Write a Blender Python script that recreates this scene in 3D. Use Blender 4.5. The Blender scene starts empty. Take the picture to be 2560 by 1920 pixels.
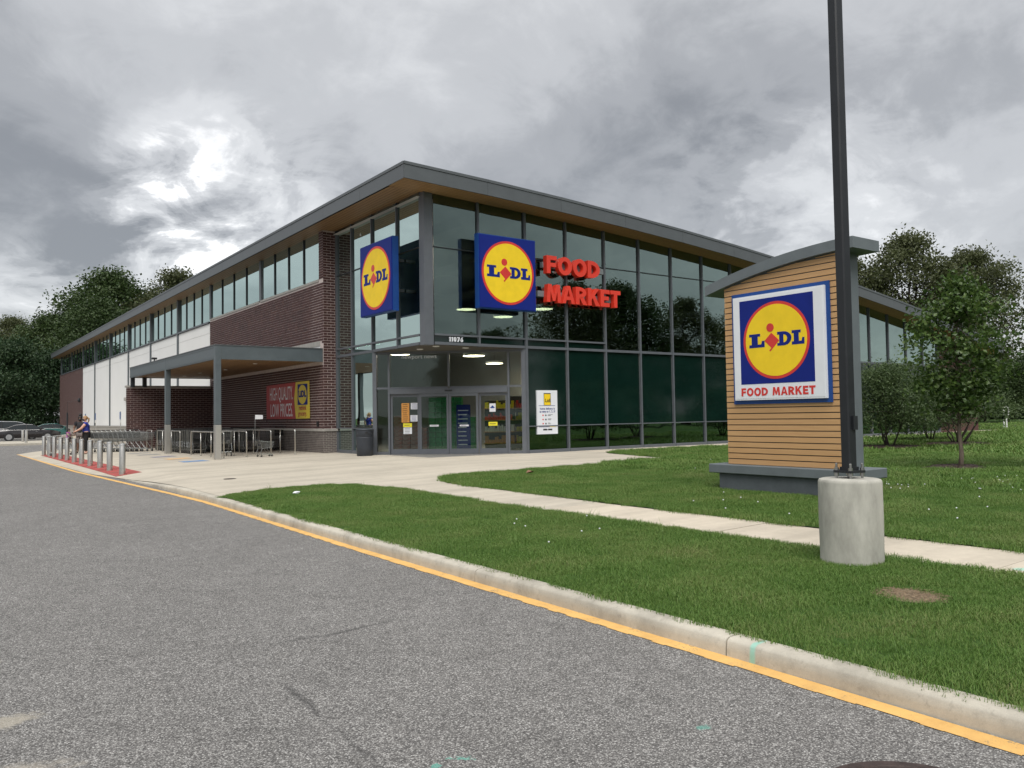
import bpy, bmesh, math, random
from mathutils import Vector, Matrix
random.seed(7)
SC = bpy.context.scene
COL = SC.collection
R = math.radians
pi = math.pi

# ------------------------------------------------------------------ camera
HC = 1.33
YAW, PITCH, ROLL, FPX = R(35.94), R(2.18), R(-0.89), 2030.0
_f = Vector((math.sin(YAW)*math.cos(PITCH), math.cos(YAW)*math.cos(PITCH), math.sin(PITCH)))
_r0 = Vector((math.cos(YAW), -math.sin(YAW), 0))
_u0 = _r0.cross(_f)
_r = _r0*math.cos(ROLL) + _u0*math.sin(ROLL)
_u = -_r0*math.sin(ROLL) + _u0*math.cos(ROLL)
cam_d = bpy.data.cameras.new('camera'); cam = bpy.data.objects.new('camera', cam_d); COL.objects.link(cam)
cam.matrix_world = Matrix(((_r.x, _u.x, -_f.x, 0), (_r.y, _u.y, -_f.y, 0), (_r.z, _u.z, -_f.z, HC), (0, 0, 0, 1)))
cam_d.sensor_fit = 'HORIZONTAL'; cam_d.sensor_width = 36.0; cam_d.lens = 36*FPX/2560
cam_d.clip_end = 3000; cam_d.clip_start = 0.05
SC.camera = cam

# ------------------------------------------------------------------ sky
SUN_EL, SUN_AZ = R(58), R(215)          # azimuth from +Y towards +X: behind the photographer
wd = bpy.data.worlds.new('World'); SC.world = wd; wd.use_nodes = True
wn, wl = wd.node_tree.nodes, wd.node_tree.links
wn.clear()
def N(nodes, t, **kw):
    n = nodes.new(t)
    for k, v in kw.items():
        if k in n.inputs.keys() if isinstance(k, str) else False: n.inputs[k].default_value = v
        else: setattr(n, k, v)
    return n
def mathn(nodes, links, op, a, b=None, c=None, clamp=False):
    n = nodes.new('ShaderNodeMath'); n.operation = op; n.use_clamp = clamp
    for i, v in enumerate((a, b, c)):
        if v is None: continue
        if isinstance(v, (int, float)): n.inputs[i].default_value = v
        else: links.new(v, n.inputs[i])
    return n.outputs[0]
def ramp(nodes, links, fac, stops, interp='LINEAR'):
    n = nodes.new('ShaderNodeValToRGB'); n.color_ramp.interpolation = interp
    el = n.color_ramp.elements
    while len(el) < len(stops): el.new(0.5)
    for e, (p, c) in zip(el, stops):
        e.position = p; e.color = (c, c, c, 1) if isinstance(c, (int, float)) else (*c, 1)
    links.new(fac, n.inputs[0]); return n.outputs[0]
out = wn.new('ShaderNodeOutputWorld'); bg = wn.new('ShaderNodeBackground'); bg.inputs[1].default_value = 0.1
sky = wn.new('ShaderNodeTexSky'); sky.sky_type = 'NISHITA'; sky.sun_disc = False
sky.sun_elevation = SUN_EL; sky.sun_rotation = SUN_AZ
tc = wn.new('ShaderNodeTexCoord'); sep = wn.new('ShaderNodeSeparateXYZ'); wl.new(tc.outputs['Generated'], sep.inputs[0])
zc = mathn(wn, wl, 'MAXIMUM', sep.outputs[2], 0.0)
zz = mathn(wn, wl, 'ADD', zc, 0.42)
cx = mathn(wn, wl, 'DIVIDE', sep.outputs[0], zz); cy = mathn(wn, wl, 'DIVIDE', sep.outputs[1], zz)
cmb = wn.new('ShaderNodeCombineXYZ'); wl.new(cx, cmb.inputs[0]); wl.new(cy, cmb.inputs[1])
def wnoise(scale, detail, rough, dist, loc):
    mp = wn.new('ShaderNodeMapping'); mp.inputs['Location'].default_value = loc
    wl.new(cmb.outputs[0], mp.inputs[0])
    n = wn.new('ShaderNodeTexNoise'); n.inputs['Scale'].default_value = scale; n.inputs['Detail'].default_value = detail
    n.inputs['Roughness'].default_value = rough; n.inputs['Distortion'].default_value = dist
    wl.new(mp.outputs[0], n.inputs[0]); return n.outputs[0]
n1 = wnoise(0.95, 9, 0.52, 0.35, (3.1, 1.7, 0))        # big cloud masses
n2 = wnoise(3.0, 10, 0.58, 0.5, (9.3, 4.4, 2))         # billows
n3 = wnoise(9.0, 9, 0.62, 0.5, (1.3, 7.7, 5))           # wisps
nn = mathn(wn, wl, 'ADD', mathn(wn, wl, 'MULTIPLY', n1, 0.55), mathn(wn, wl, 'ADD', mathn(wn, wl, 'MULTIPLY', n2, 0.30), mathn(wn, wl, 'MULTIPLY', n3, 0.15)))
# thin places in the cloud deck, given as directions in the sky
def thin(px, py, width, amt):
    d = (_r*((px-1280)/FPX) - _u*((py-960)/FPX) + _f).normalized()
    vm = wn.new('ShaderNodeVectorMath'); vm.operation = 'DOT_PRODUCT'; vm.inputs[1].default_value = d
    wl.new(tc.outputs['Generated'], vm.inputs[0])
    c = math.cos(width)
    m = wn.new('ShaderNodeMapRange'); m.interpolation_type = 'SMOOTHSTEP'
    wl.new(vm.outputs['Value'], m.inputs[0]); m.inputs[1].default_value = c; m.inputs[2].default_value = 1
    m.inputs[3].default_value = 0; m.inputs[4].default_value = amt
    return m.outputs[0]
tot = nn
brk = ramp(wn, wl, mathn(wn, wl, 'ADD', mathn(wn, wl, 'MULTIPLY', n2, .6), mathn(wn, wl, 'MULTIPLY', n3, .4)), [(.40, 0.0), (.47, .45), (.54, 1.0), (.62, 1.35)])
for a in ((560, 530, R(9), .20), (440, 630, R(6), .14), (380, 470, R(5), .10), (760, 330, R(10), -.07), (330, 330, R(10), .05), (30, 850, R(8), .20), (130, 500, R(17), -.13), (300, 700, R(6), -.06), (2000, 590, R(12), .11), (1500, 420, R(16), -.05), (700, 130, R(16), .03), (2450, 600, R(10), .05)):
    v_ = thin(*a)
    if a[3] > .08: v_ = mathn(wn, wl, 'MULTIPLY', v_, brk)          # ragged edges
    tot = mathn(wn, wl, 'ADD', tot, v_)
cloud = ramp(wn, wl, tot, [(0.32, (1.08, 1.11, 1.16)), (0.42, (1.62, 1.65, 1.70)), (0.51, (2.25, 2.28, 2.33)), (0.60, (2.85, 2.88, 2.92)), (0.72, (4.5, 4.5, 4.5))], 'EASE')
mx = wn.new('ShaderNodeMixRGB'); mx.inputs[0].default_value = 0.94
wl.new(sky.outputs[0], mx.inputs[1]); wl.new(cloud, mx.inputs[2])
wl.new(mx.outputs[0], bg.inputs[0]); wl.new(bg.outputs[0], out.inputs[0])

sun_d = bpy.data.lights.new('sun', 'SUN'); sun = bpy.data.objects.new('sun', sun_d); COL.objects.link(sun)
sun_d.energy = 1.5; sun_d.angle = R(50); sun_d.color = (1.0, 0.97, 0.93)
sdir = Vector((math.sin(SUN_AZ)*math.cos(SUN_EL), math.cos(SUN_AZ)*math.cos(SUN_EL), math.sin(SUN_EL)))
sun.rotation_euler = sdir.to_track_quat('Z', 'Y').to_euler()
SC.view_settings.view_transform = 'Standard'; SC.view_settings.look = 'None'
SC.view_settings.exposure = 1.38; SC.view_settings.gamma = 1.0; SC.view_settings.use_curve_mapping = False
SC.cycles.max_bounces = 8; SC.cycles.transparent_max_bounces = 16; SC.cycles.caustics_reflective = False; SC.cycles.caustics_refractive = False

# ------------------------------------------------------------------ photo pixel -> point (2560 x 1920 pixels)
def ray(px, py):
    return _r*((px-1280)/FPX) - _u*((py-960)/FPX) + _f
def onx(px, py, x):
    d = ray(px, py); d = d*(x/d.x); return Vector((d.x, d.y, d.z+HC))
def ony(px, py, y):
    d = ray(px, py); d = d*(y/d.y); return Vector((d.x, d.y, d.z+HC))
X0, SL = 12.3, 0.02
def G(x): return -SL*max(0.0, X0-x) if x > -50 else 0
def at(px, py, dist):
    d = ray(px, py); k = dist/math.hypot(d.x, d.y); return Vector((d.x*k, d.y*k, HC+d.z*k))
def gnd(px, py, z=None):
    zz = 0.0 if z is None else z
    for _ in range(30):
        d = ray(px, py); t = (zz-HC)/d.z; P = d*t
        if z is None: zz = G(P.x)
        else: break
    return Vector((P.x, P.y, zz))

# ------------------------------------------------------------------ materials
def nmat(name):
    m = bpy.data.materials.new(name); m.use_nodes = True
    nt = m.node_tree; b = nt.nodes['Principled BSDF']
    return m, nt.nodes, nt.links, b
def pm(name, col, rough=0.6, metal=0.0, var=0.12, scale=4.0, bump=0.0, bscale=60.0, spec=0.5, stretch=None, col2=None, coat=0.0):
    """plain procedural material: base colour broken up by two noises, fine bump"""
    m, n, l, b = nmat(name)
    tcn = n.new('ShaderNodeTexCoord'); src = tcn.outputs['Object']
    if stretch:
        mp = n.new('ShaderNodeMapping'); mp.inputs['Scale'].default_value = stretch; l.new(src, mp.inputs[0]); src = mp.outputs[0]
    nz = n.new('ShaderNodeTexNoise'); nz.inputs['Scale'].default_value = scale; nz.inputs['Detail'].default_value = 6; nz.inputs['Roughness'].default_value = .65
    l.new(src, nz.inputs[0])
    c2 = col2 if col2 else tuple(max(0, c*(1-2*var)) for c in col); c1 = tuple(min(1, c*(1+var)) for c in col)
    cr = ramp(n, l, nz.outputs[0], [(0.32, c2), (0.68, c1)])
    l.new(cr, b.inputs['Base Color'])
    b.inputs['Roughness'].default_value = rough; b.inputs['Metallic'].default_value = metal
    b.inputs['Specular IOR Level'].default_value = spec
    if coat: b.inputs['Coat Weight'].default_value = coat; b.inputs['Coat Roughness'].default_value = .06
    rr = n.new('ShaderNodeMapRange'); l.new(nz.outputs[0], rr.inputs[0]); rr.inputs[3].default_value = max(0, rough-.07); rr.inputs[4].default_value = min(1, rough+.09)
    l.new(rr.outputs[0], b.inputs['Roughness'])
    if bump:
        nb = n.new('ShaderNodeTexNoise'); nb.inputs['Scale'].default_value = bscale; nb.inputs['Detail'].default_value = 4
        l.new(src, nb.inputs[0]); bp = n.new('ShaderNodeBump'); bp.inputs['Strength'].default_value = bump; bp.inputs['Distance'].default_value = .01
        l.new(nb.outputs[0], bp.inputs['Height']); l.new(bp.outputs[0], b.inputs['Normal'])
    return m
def emis(name, col, strength):
    m, n, l, b = nmat(name); b.inputs['Base Color'].default_value = (*col, 1)
    b.inputs['Emission Color'].default_value = (*col, 1); b.inputs['Emission Strength'].default_value = strength; return m
def glassmat(name, tint, refl, r0, p, wob=0.0):
    """coated window glass: reflection growing towards grazing, tinted see-through otherwise"""
    m, n, l, b = nmat(name); n.remove(b); o = n['Material Output']
    lw = n.new('ShaderNodeLayerWeight'); lw.inputs[0].default_value = 0.5
    f = mathn(n, l, 'POWER', lw.outputs['Facing'], p)
    f = mathn(n, l, 'MULTIPLY_ADD', f, 1-r0, r0, clamp=True)
    gl = n.new('ShaderNodeBsdfGlossy'); gl.inputs['Color'].default_value = (*refl, 1); gl.inputs['Roughness'].default_value = 0.0
    tr = n.new('ShaderNodeBsdfTransparent'); tr.inputs['Color'].default_value = (*tint, 1)
    if wob:
        tcn = n.new('ShaderNodeTexCoord'); nz = n.new('ShaderNodeTexNoise'); nz.inputs['Scale'].default_value = .9; nz.inputs['Detail'].default_value = 1
        l.new(tcn.outputs['Object'], nz.inputs[0]); bp = n.new('ShaderNodeBump'); bp.inputs['Strength'].default_value = wob; bp.inputs['Distance'].default_value = .05
        l.new(nz.outputs[0], bp.inputs['Height']); l.new(bp.outputs[0], gl.inputs['Normal'])
    mxs = n.new('ShaderNodeMixShader'); l.new(f, mxs.inputs[0]); l.new(tr.outputs[0], mxs.inputs[1]); l.new(gl.outputs[0], mxs.inputs[2])
    l.new(mxs.outputs[0], o.inputs[0]); return m

M = {}
M['grey'] = pm('grey_metal', (.105, .12, .13), .42, 0.0, .06, 3, spec=.5)
M['fascia'] = pm('fascia_metal', (.088, .098, .104), .4, 0, .05, 2)
M['frame'] = pm('window_frame_grey', (.105, .115, .13), .4, 0, .05, 3)
M['darkframe'] = pm('dark_frame', (.02, .024, .028), .45, 0, .1, 3)
M['canopy'] = pm('canopy_metal', (.085, .105, .115), .4, 0, .08, 2)
M['steel'] = pm('brushed_steel', (.58, .565, .53), .36, 1.0, .08, 6, stretch=(3, 3, 60))
M['chrome'] = pm('zinc_wire', (.38, .38, .37), .3, .9, .1, 5)
M['black'] = pm('black_plastic', (.012, .012, .013), .5, 0, .2, 5)
M['rubber'] = pm('rubber', (.015, .015, .016), .75, 0, .2, 10)
M['white'] = pm('white_paint', (.78, .78, .76), .55, 0, .03, 1.5)
M['panel'] = pm('white_wall_panel', (.83, .83, .81), .6, 0, .02, .4, bump=.05, bscale=150)
M['stone'] = pm('cast_stone', (.36, .345, .315), .8, 0, .1, 5, bump=.2, bscale=90)
M['mortar'] = pm('mortar', (.55, .475, .445), .9, 0, .1, 9, bump=.3, bscale=200)
M['brick'] = pm('brick', (.066, .027, .025), .75, 0, .22, 3.1, bump=.3, bscale=120)
M['brickb'] = pm('brick_brown', (.078, .034, .028), .75, 0, .2, 2.3, bump=.3, bscale=120)
M['brickg'] = pm('brick_grey', (.135, .115, .105), .8, 0, .2, 3.7, bump=.3, bscale=120)
M['mortarg'] = pm('mortar_pale', (.36, .33, .30), .9, 0, .1, 9)
M['concrete'] = pm('concrete', (.5, .475, .425), .85, 0, .09, .9, bump=.15, bscale=140)
M['ceil'] = pm('ceiling', (.55, .55, .53), .8, 0, .05, 1)
M['intwall'] = pm('interior_wall', (.30, .30, .29), .8, 0, .08, .5)
M['intfloor'] = pm('interior_floor', (.22, .21, .20), .35, 0, .1, 1)
M['red'] = pm('sign_red', (.62, .035, .025), .35, 0, .05, 3)
M['navy'] = pm('sign_navy', (.006, .018, .19), .5, 0, .05, 3, spec=.2)
M['blue'] = pm('sign_blue', (.010, .06, .25), .4, 0, .06, 3, spec=.35)
M['yellow'] = pm('sign_yellow', (.86, .60, .022), .45, 0, .04, 3, spec=.25)
M['signwhite'] = pm('sign_white', (.74, .76, .80), .35, 0, .02, 3)
M['lamp'] = emis('lamp_glow', (1.0, .85, .6), 9.0)
def wornpaint():
    m, n, l, b = nmat('yellow_line_paint'); tcn = n.new('ShaderNodeTexCoord')
    def nz(s, d, r):
        k = n.new('ShaderNodeTexNoise'); k.inputs['Scale'].default_value = s; k.inputs['Detail'].default_value = d; k.inputs['Roughness'].default_value = r; l.new(tcn.outputs['Object'], k.inputs[0]); return k.outputs[0]
    base = ramp(n, l, nz(5, 6, .7), [(.3, (.56, .33, .105)), (.65, (.72, .44, .14))])
    wear = ramp(n, l, mathn(n, l, 'ADD', mathn(n, l, 'MULTIPLY', nz(70, 4, .7), .6), mathn(n, l, 'MULTIPLY', nz(3, 5, .7), .4)), [(.36, 1.0), (.43, 0.0)])
    k = n.new('ShaderNodeMixRGB'); l.new(wear, k.inputs[0]); l.new(base, k.inputs[1]); k.inputs[2].default_value = (.14, .13, .12, 1)
    l.new(k.outputs[0], b.inputs['Base Color']); b.inputs['Roughness'].default_value = .8
    bp = n.new('ShaderNodeBump'); bp.inputs['Strength'].default_value = .5; bp.inputs['Distance'].default_value = .005; l.new(nz(110, 3, .6), bp.inputs['Height']); l.new(bp.outputs[0], b.inputs['Normal']); return m
M['yellowpaint'] = wornpaint()
M['glassL'] = glassmat('green_glass', (.14, .20, .18), (.80, .98, .93), .18, .8, .03)
M['glassR'] = glassmat('green_glass_front', (.22, .26, .24), (.68, .86, .80), .12, 1.4, .09)
M['glassD'] = glassmat('door_glass', (.78, .82, .80), (.8, .95, .9), .045, 2.0, .04)
M['spandrel'] = pm('spandrel_glass', (.004, .017, .013), .03, 0, .1, 1, spec=.55)

# ------------------------------------------------------------------ mesh helpers
def origin(p):
    v = Vector((0, 0, 0))
    while p is not None: v += p.location; p = p.parent
    return v
class MB:
    def __init__(s): s.v = []; s.f = []
    def add(s, vs, fs):
        o = len(s.v); s.v += [tuple(v) for v in vs]; s.f += [tuple(i+o for i in f) for f in fs]; return s
    def box(s, x0, x1, y0, y1, z0, z1):
        return s.add([(x0, y0, z0), (x1, y0, z0), (x1, y1, z0), (x0, y1, z0), (x0, y0, z1), (x1, y0, z1), (x1, y1, z1), (x0, y1, z1)],
                     [(3, 2, 1, 0), (4, 5, 6, 7), (0, 1, 5, 4), (1, 2, 6, 5), (2, 3, 7, 6), (3, 0, 4, 7)])
    def bbox(s, x0, x1, y0, y1, z0, z1, b=.01):
        """box with chamfered edges"""
        bm = bmesh.new(); bmesh.ops.create_cube(bm, size=1)
        for v in bm.verts: v.co = Vector(((x0+x1)/2+v.co.x*(x1-x0), (y0+y1)/2+v.co.y*(y1-y0), (z0+z1)/2+v.co.z*(z1-z0)))
        bmesh.ops.bevel(bm, geom=bm.edges[:], offset=b, segments=1, affect='EDGES', profile=.5)
        bm.verts.index_update(); s.add([v.co for v in bm.verts], [[v.index for v in f.verts] for f in bm.faces]); bm.free(); return s
    def obox(s, O, ex, u0, u1, n0, n1, z0, z1):
        """box in an upright frame: u along ex, n outwards (ex x up), z up"""
        ex = Vector(ex); nv = ex.cross(Vector((0, 0, 1))); O = Vector(O)
        P = [O+ex*u+nv*w+Vector((0, 0, z)) for z in (z0, z1) for (u, w) in ((u0, n0), (u1, n0), (u1, n1), (u0, n1))]
        return s.add(P, [(0, 1, 2, 3), (7, 6, 5, 4), (1, 0, 4, 5), (2, 1, 5, 6), (3, 2, 6, 7), (0, 3, 7, 4)])
    def plate(s, O, ex, poly, n0, n1):
        """2D outline (u,z) counter-clockwise seen from outside, thickened from n0 to n1"""
        ex = Vector(ex); nv = ex.cross(Vector((0, 0, 1))); O = Vector(O); k = len(poly)
        P = [O+ex*u+nv*w+Vector((0, 0, z)) for w in (n0, n1) for (u, z) in poly]
        fs = [tuple(range(k, 2*k)), tuple(range(k-1, -1, -1))]
        for i in range(k): j = (i+1) % k; fs.append((i, j, j+k, i+k))
        return s.add(P, fs)
    def tube(s, pts, r, n=8, caps=True, r2=None):
        pts = [Vector(p) for p in pts]; k = len(pts); vs = []; prev = None
        for i, p in enumerate(pts):
            t = (pts[min(i+1, k-1)]-pts[max(i-1, 0)]).normalized()
            if prev is None:
                a = Vector((0, 0, 1)) if abs(t.z) < .9 else Vector((1, 0, 0)); x = t.cross(a).normalized()
            else:
                x = (prev-t*prev.dot(t)).normalized()
            prev = x; y = t.cross(x); rr = r[i] if isinstance(r, (list, tuple)) else r
            vs += [p+(x*math.cos(2*pi*j/n)+y*math.sin(2*pi*j/n))*rr for j in range(n)]
        fs = []
        for i in range(k-1):
            for j in range(n):
                j2 = (j+1) % n; fs.append((i*n+j, i*n+j2, (i+1)*n+j2, (i+1)*n+j))
        if caps: fs.append(tuple(range(n-1, -1, -1))); fs.append(tuple((k-1)*n+j for j in range(n)))
        return s.add(vs, fs)
    def lathe(s, prof, c=(0, 0, 0), n=24, axis='z'):
        """profile [(r,h)]"""
        vs = []
        for (r, h) in prof:
            for j in range(n):
                a = 2*pi*j/n
                p = (r*math.cos(a), r*math.sin(a), h) if axis == 'z' else ((r*math.cos(a), h, r*math.sin(a)) if axis == 'y' else (h, r*math.cos(a), r*math.sin(a)))
                vs.append((c[0]+p[0], c[1]+p[1], c[2]+p[2]))
        fs = []
        k = len(prof)
        for i in range(k-1):
            for j in range(n):
                j2 = (j+1) % n; fs.append((i*n+j, i*n+j2, (i+1)*n+j2, (i+1)*n+j))
        if prof[0][0] > 1e-6: fs.append(tuple(range(n-1, -1, -1)))
        if prof[-1][0] > 1e-6: fs.append(tuple((k-1)*n+j for j in range(n)))
        return s.add(vs, fs)
    def disc(s, O, ex, cu, cz, r, n0, n1, n=40):
        return s.plate(O, ex, [(cu+r*math.cos(2*pi*i/n), cz+r*math.sin(2*pi*i/n)) for i in range(n)], n0, n1)
    def build(s, name, mat, parent=None, smooth=False, fixn=False):
        me = bpy.data.meshes.new(name)
        o0 = origin(parent) if parent is not None else Vector((0, 0, 0))
        me.from_pydata([(v[0]-o0.x, v[1]-o0.y, v[2]-o0.z) for v in s.v], [], s.f)
        if fixn:
            bm = bmesh.new(); bm.from_mesh(me); bmesh.ops.recalc_face_normals(bm, faces=bm.faces); bm.to_mesh(me); bm.free()
        if smooth:
            for p in me.polygons: p.use_smooth = True
        for mm in (mat if isinstance(mat, (list, tuple)) else [mat]): me.materials.append(mm)
        return link(name, me, parent)
def link(name, me, parent=None, loc=(0, 0, 0)):
    o = bpy.data.objects.new(name, me); COL.objects.link(o); o.location = loc
    if parent is not None: o.parent = parent
    return o
def smooth_by_angle(o, ang=40):
    bm = bmesh.new(); bm.from_mesh(o.data)
    for f in bm.faces: f.smooth = True
    for e in bm.edges:
        if len(e.link_faces) == 2 and e.calc_face_angle(0) > R(ang): e.smooth = False
        elif len(e.link_faces) != 2: e.smooth = False
    bm.to_mesh(o.data); bm.free(); return o
def tag(o, label=None, cat=None, group=None, kind=None):
    if label: o['label'] = label
    if cat: o['category'] = cat
    if group: o['group'] = group
    if kind: o['kind'] = kind
    return o
def thing(name, label, cat, loc=(0, 0, 0), rz=0, group=None):
    o = bpy.data.objects.new(name, None); COL.objects.link(o); o.location = loc; o.rotation_euler = (0, 0, rz)
    o.empty_display_size = .2
    return tag(o, label, cat, group)
def copy_tree(o, parent=None):
    c = o.copy(); COL.objects.link(c)
    if parent is not None: c.parent = parent
    for ch in list(o.children): copy_tree(ch, c)
    return c
def text_mesh(body, size=1.0, bold=0.0, ext=0.0, xs=1.0, align='LEFT', lsp=1.0, sp=1.0):
    cu = bpy.data.curves.new('text', 'FONT'); cu.body = body; cu.size = size; cu.offset = bold; cu.extrude = ext
    cu.align_x = align; cu.space_line = lsp; cu.space_character = sp; cu.resolution_u = 4
    o = bpy.data.objects.new('text', cu); COL.objects.link(o)
    me = bpy.data.meshes.new_from_object(o); bpy.data.objects.remove(o); bpy.data.curves.remove(cu)
    vs = [(v.co.x*xs, v.co.y, v.co.z) for v in me.vertices]; fs = [tuple(p.vertices) for p in me.polygons]
    bpy.data.meshes.remove(me); return vs, fs
def put_text(name, body, O, ex, u, z, size, mat, parent, n=0.004, fit=None, **kw):
    """text on an upright plane, lower-left (or aligned) at (u,z), lifted n off the plane; fit = wanted width"""
    vs, fs = text_mesh(body, size, **kw)
    if fit:
        w = max(v[0] for v in vs)-min(v[0] for v in vs); k = fit/w; vs = [(v[0]*k, v[1], v[2]) for v in vs]
    ex = Vector(ex); nv = ex.cross(Vector((0, 0, 1))); O = Vector(O)
    mb = MB(); mb.add([O+ex*(u+a)+Vector((0, 0, z+b))+nv*(n+c) for (a, b, c) in vs], fs)
    return mb.build(name, mat, parent)
EX_R = (1, 0, 0)       # reading direction on a wall that faces -Y
EX_L = (0, -1, 0)      # reading direction on a wall that faces -X
# ================================================================== ground
ZR = -0.28                                   # road level
def lerp_tab(tab, y):
    if y <= tab[0][0]: return tab[0][1]
    for (a, va), (b, vb) in zip(tab, tab[1:]):
        if y <= b: return va+(vb-va)*(y-a)/(b-a)
    return tab[-1][1]
KB = [(-40, 4.22), (1.8, 4.27), (6.6, 4.33), (9.3, 4.36), (13, 4.45), (17, 4.53), (20, 4.55), (24.5, 4.5), (28, 4.12), (38, 3.98), (48, 3.88)]
YO = [(-40, 4.10), (1.7, 4.14), (3.5, 4.18), (6.5, 4.22), (9.0, 4.25), (12.8, 4.35), (16.4, 4.43), (19.3, 4.34), (23.7, 4.16), (29.6, 3.93), (37.2, 3.88), (47.3, 3.84)]
def kb(y): return lerp_tab(KB, y)
def smst(t): t = min(1, max(0, t)); return t*t*(3-2*t)
def dip(y): return 0.11*smst((y-18)/6.5)
def zp(x, y):
    xe = kb(y); return G(x)-dip(y)*min(1, max(0, (5.4-x)/(5.4-xe)))
def sheet(name, poly, zf, mat, cx=(), cy=(), parent=None, keep=None):
    bm = bmesh.new(); vs = [bm.verts.new((x, y, 0)) for x, y in poly]; bm.faces.new(vs)
    for x in cx: bmesh.ops.bisect_plane(bm, geom=bm.verts[:]+bm.edges[:]+bm.faces[:], plane_co=(x, 0, 0), plane_no=(1, 0, 0))
    for y in cy: bmesh.ops.bisect_plane(bm, geom=bm.verts[:]+bm.edges[:]+bm.faces[:], plane_co=(0, y, 0), plane_no=(0, 1, 0))
    for co, no in (keep or ()): bmesh.ops.bisect_plane(bm, geom=bm.verts[:]+bm.edges[:]+bm.faces[:], plane_co=co, plane_no=no, clear_outer=True)
    bmesh.ops.triangulate(bm, faces=bm.faces[:])
    bmesh.ops.recalc_face_normals(bm, faces=bm.faces)
    for v in bm.verts: v.co.z = zf(v.co.x, v.co.y)
    if bm.faces and sum(f.normal.z for f in bm.faces) < 0: bmesh.ops.reverse_faces(bm, faces=bm.faces)
    me = bpy.data.meshes.new(name); bm.to_mesh(me); bm.free(); me.materials.append(mat)
    return link(name, me, parent)

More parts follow.
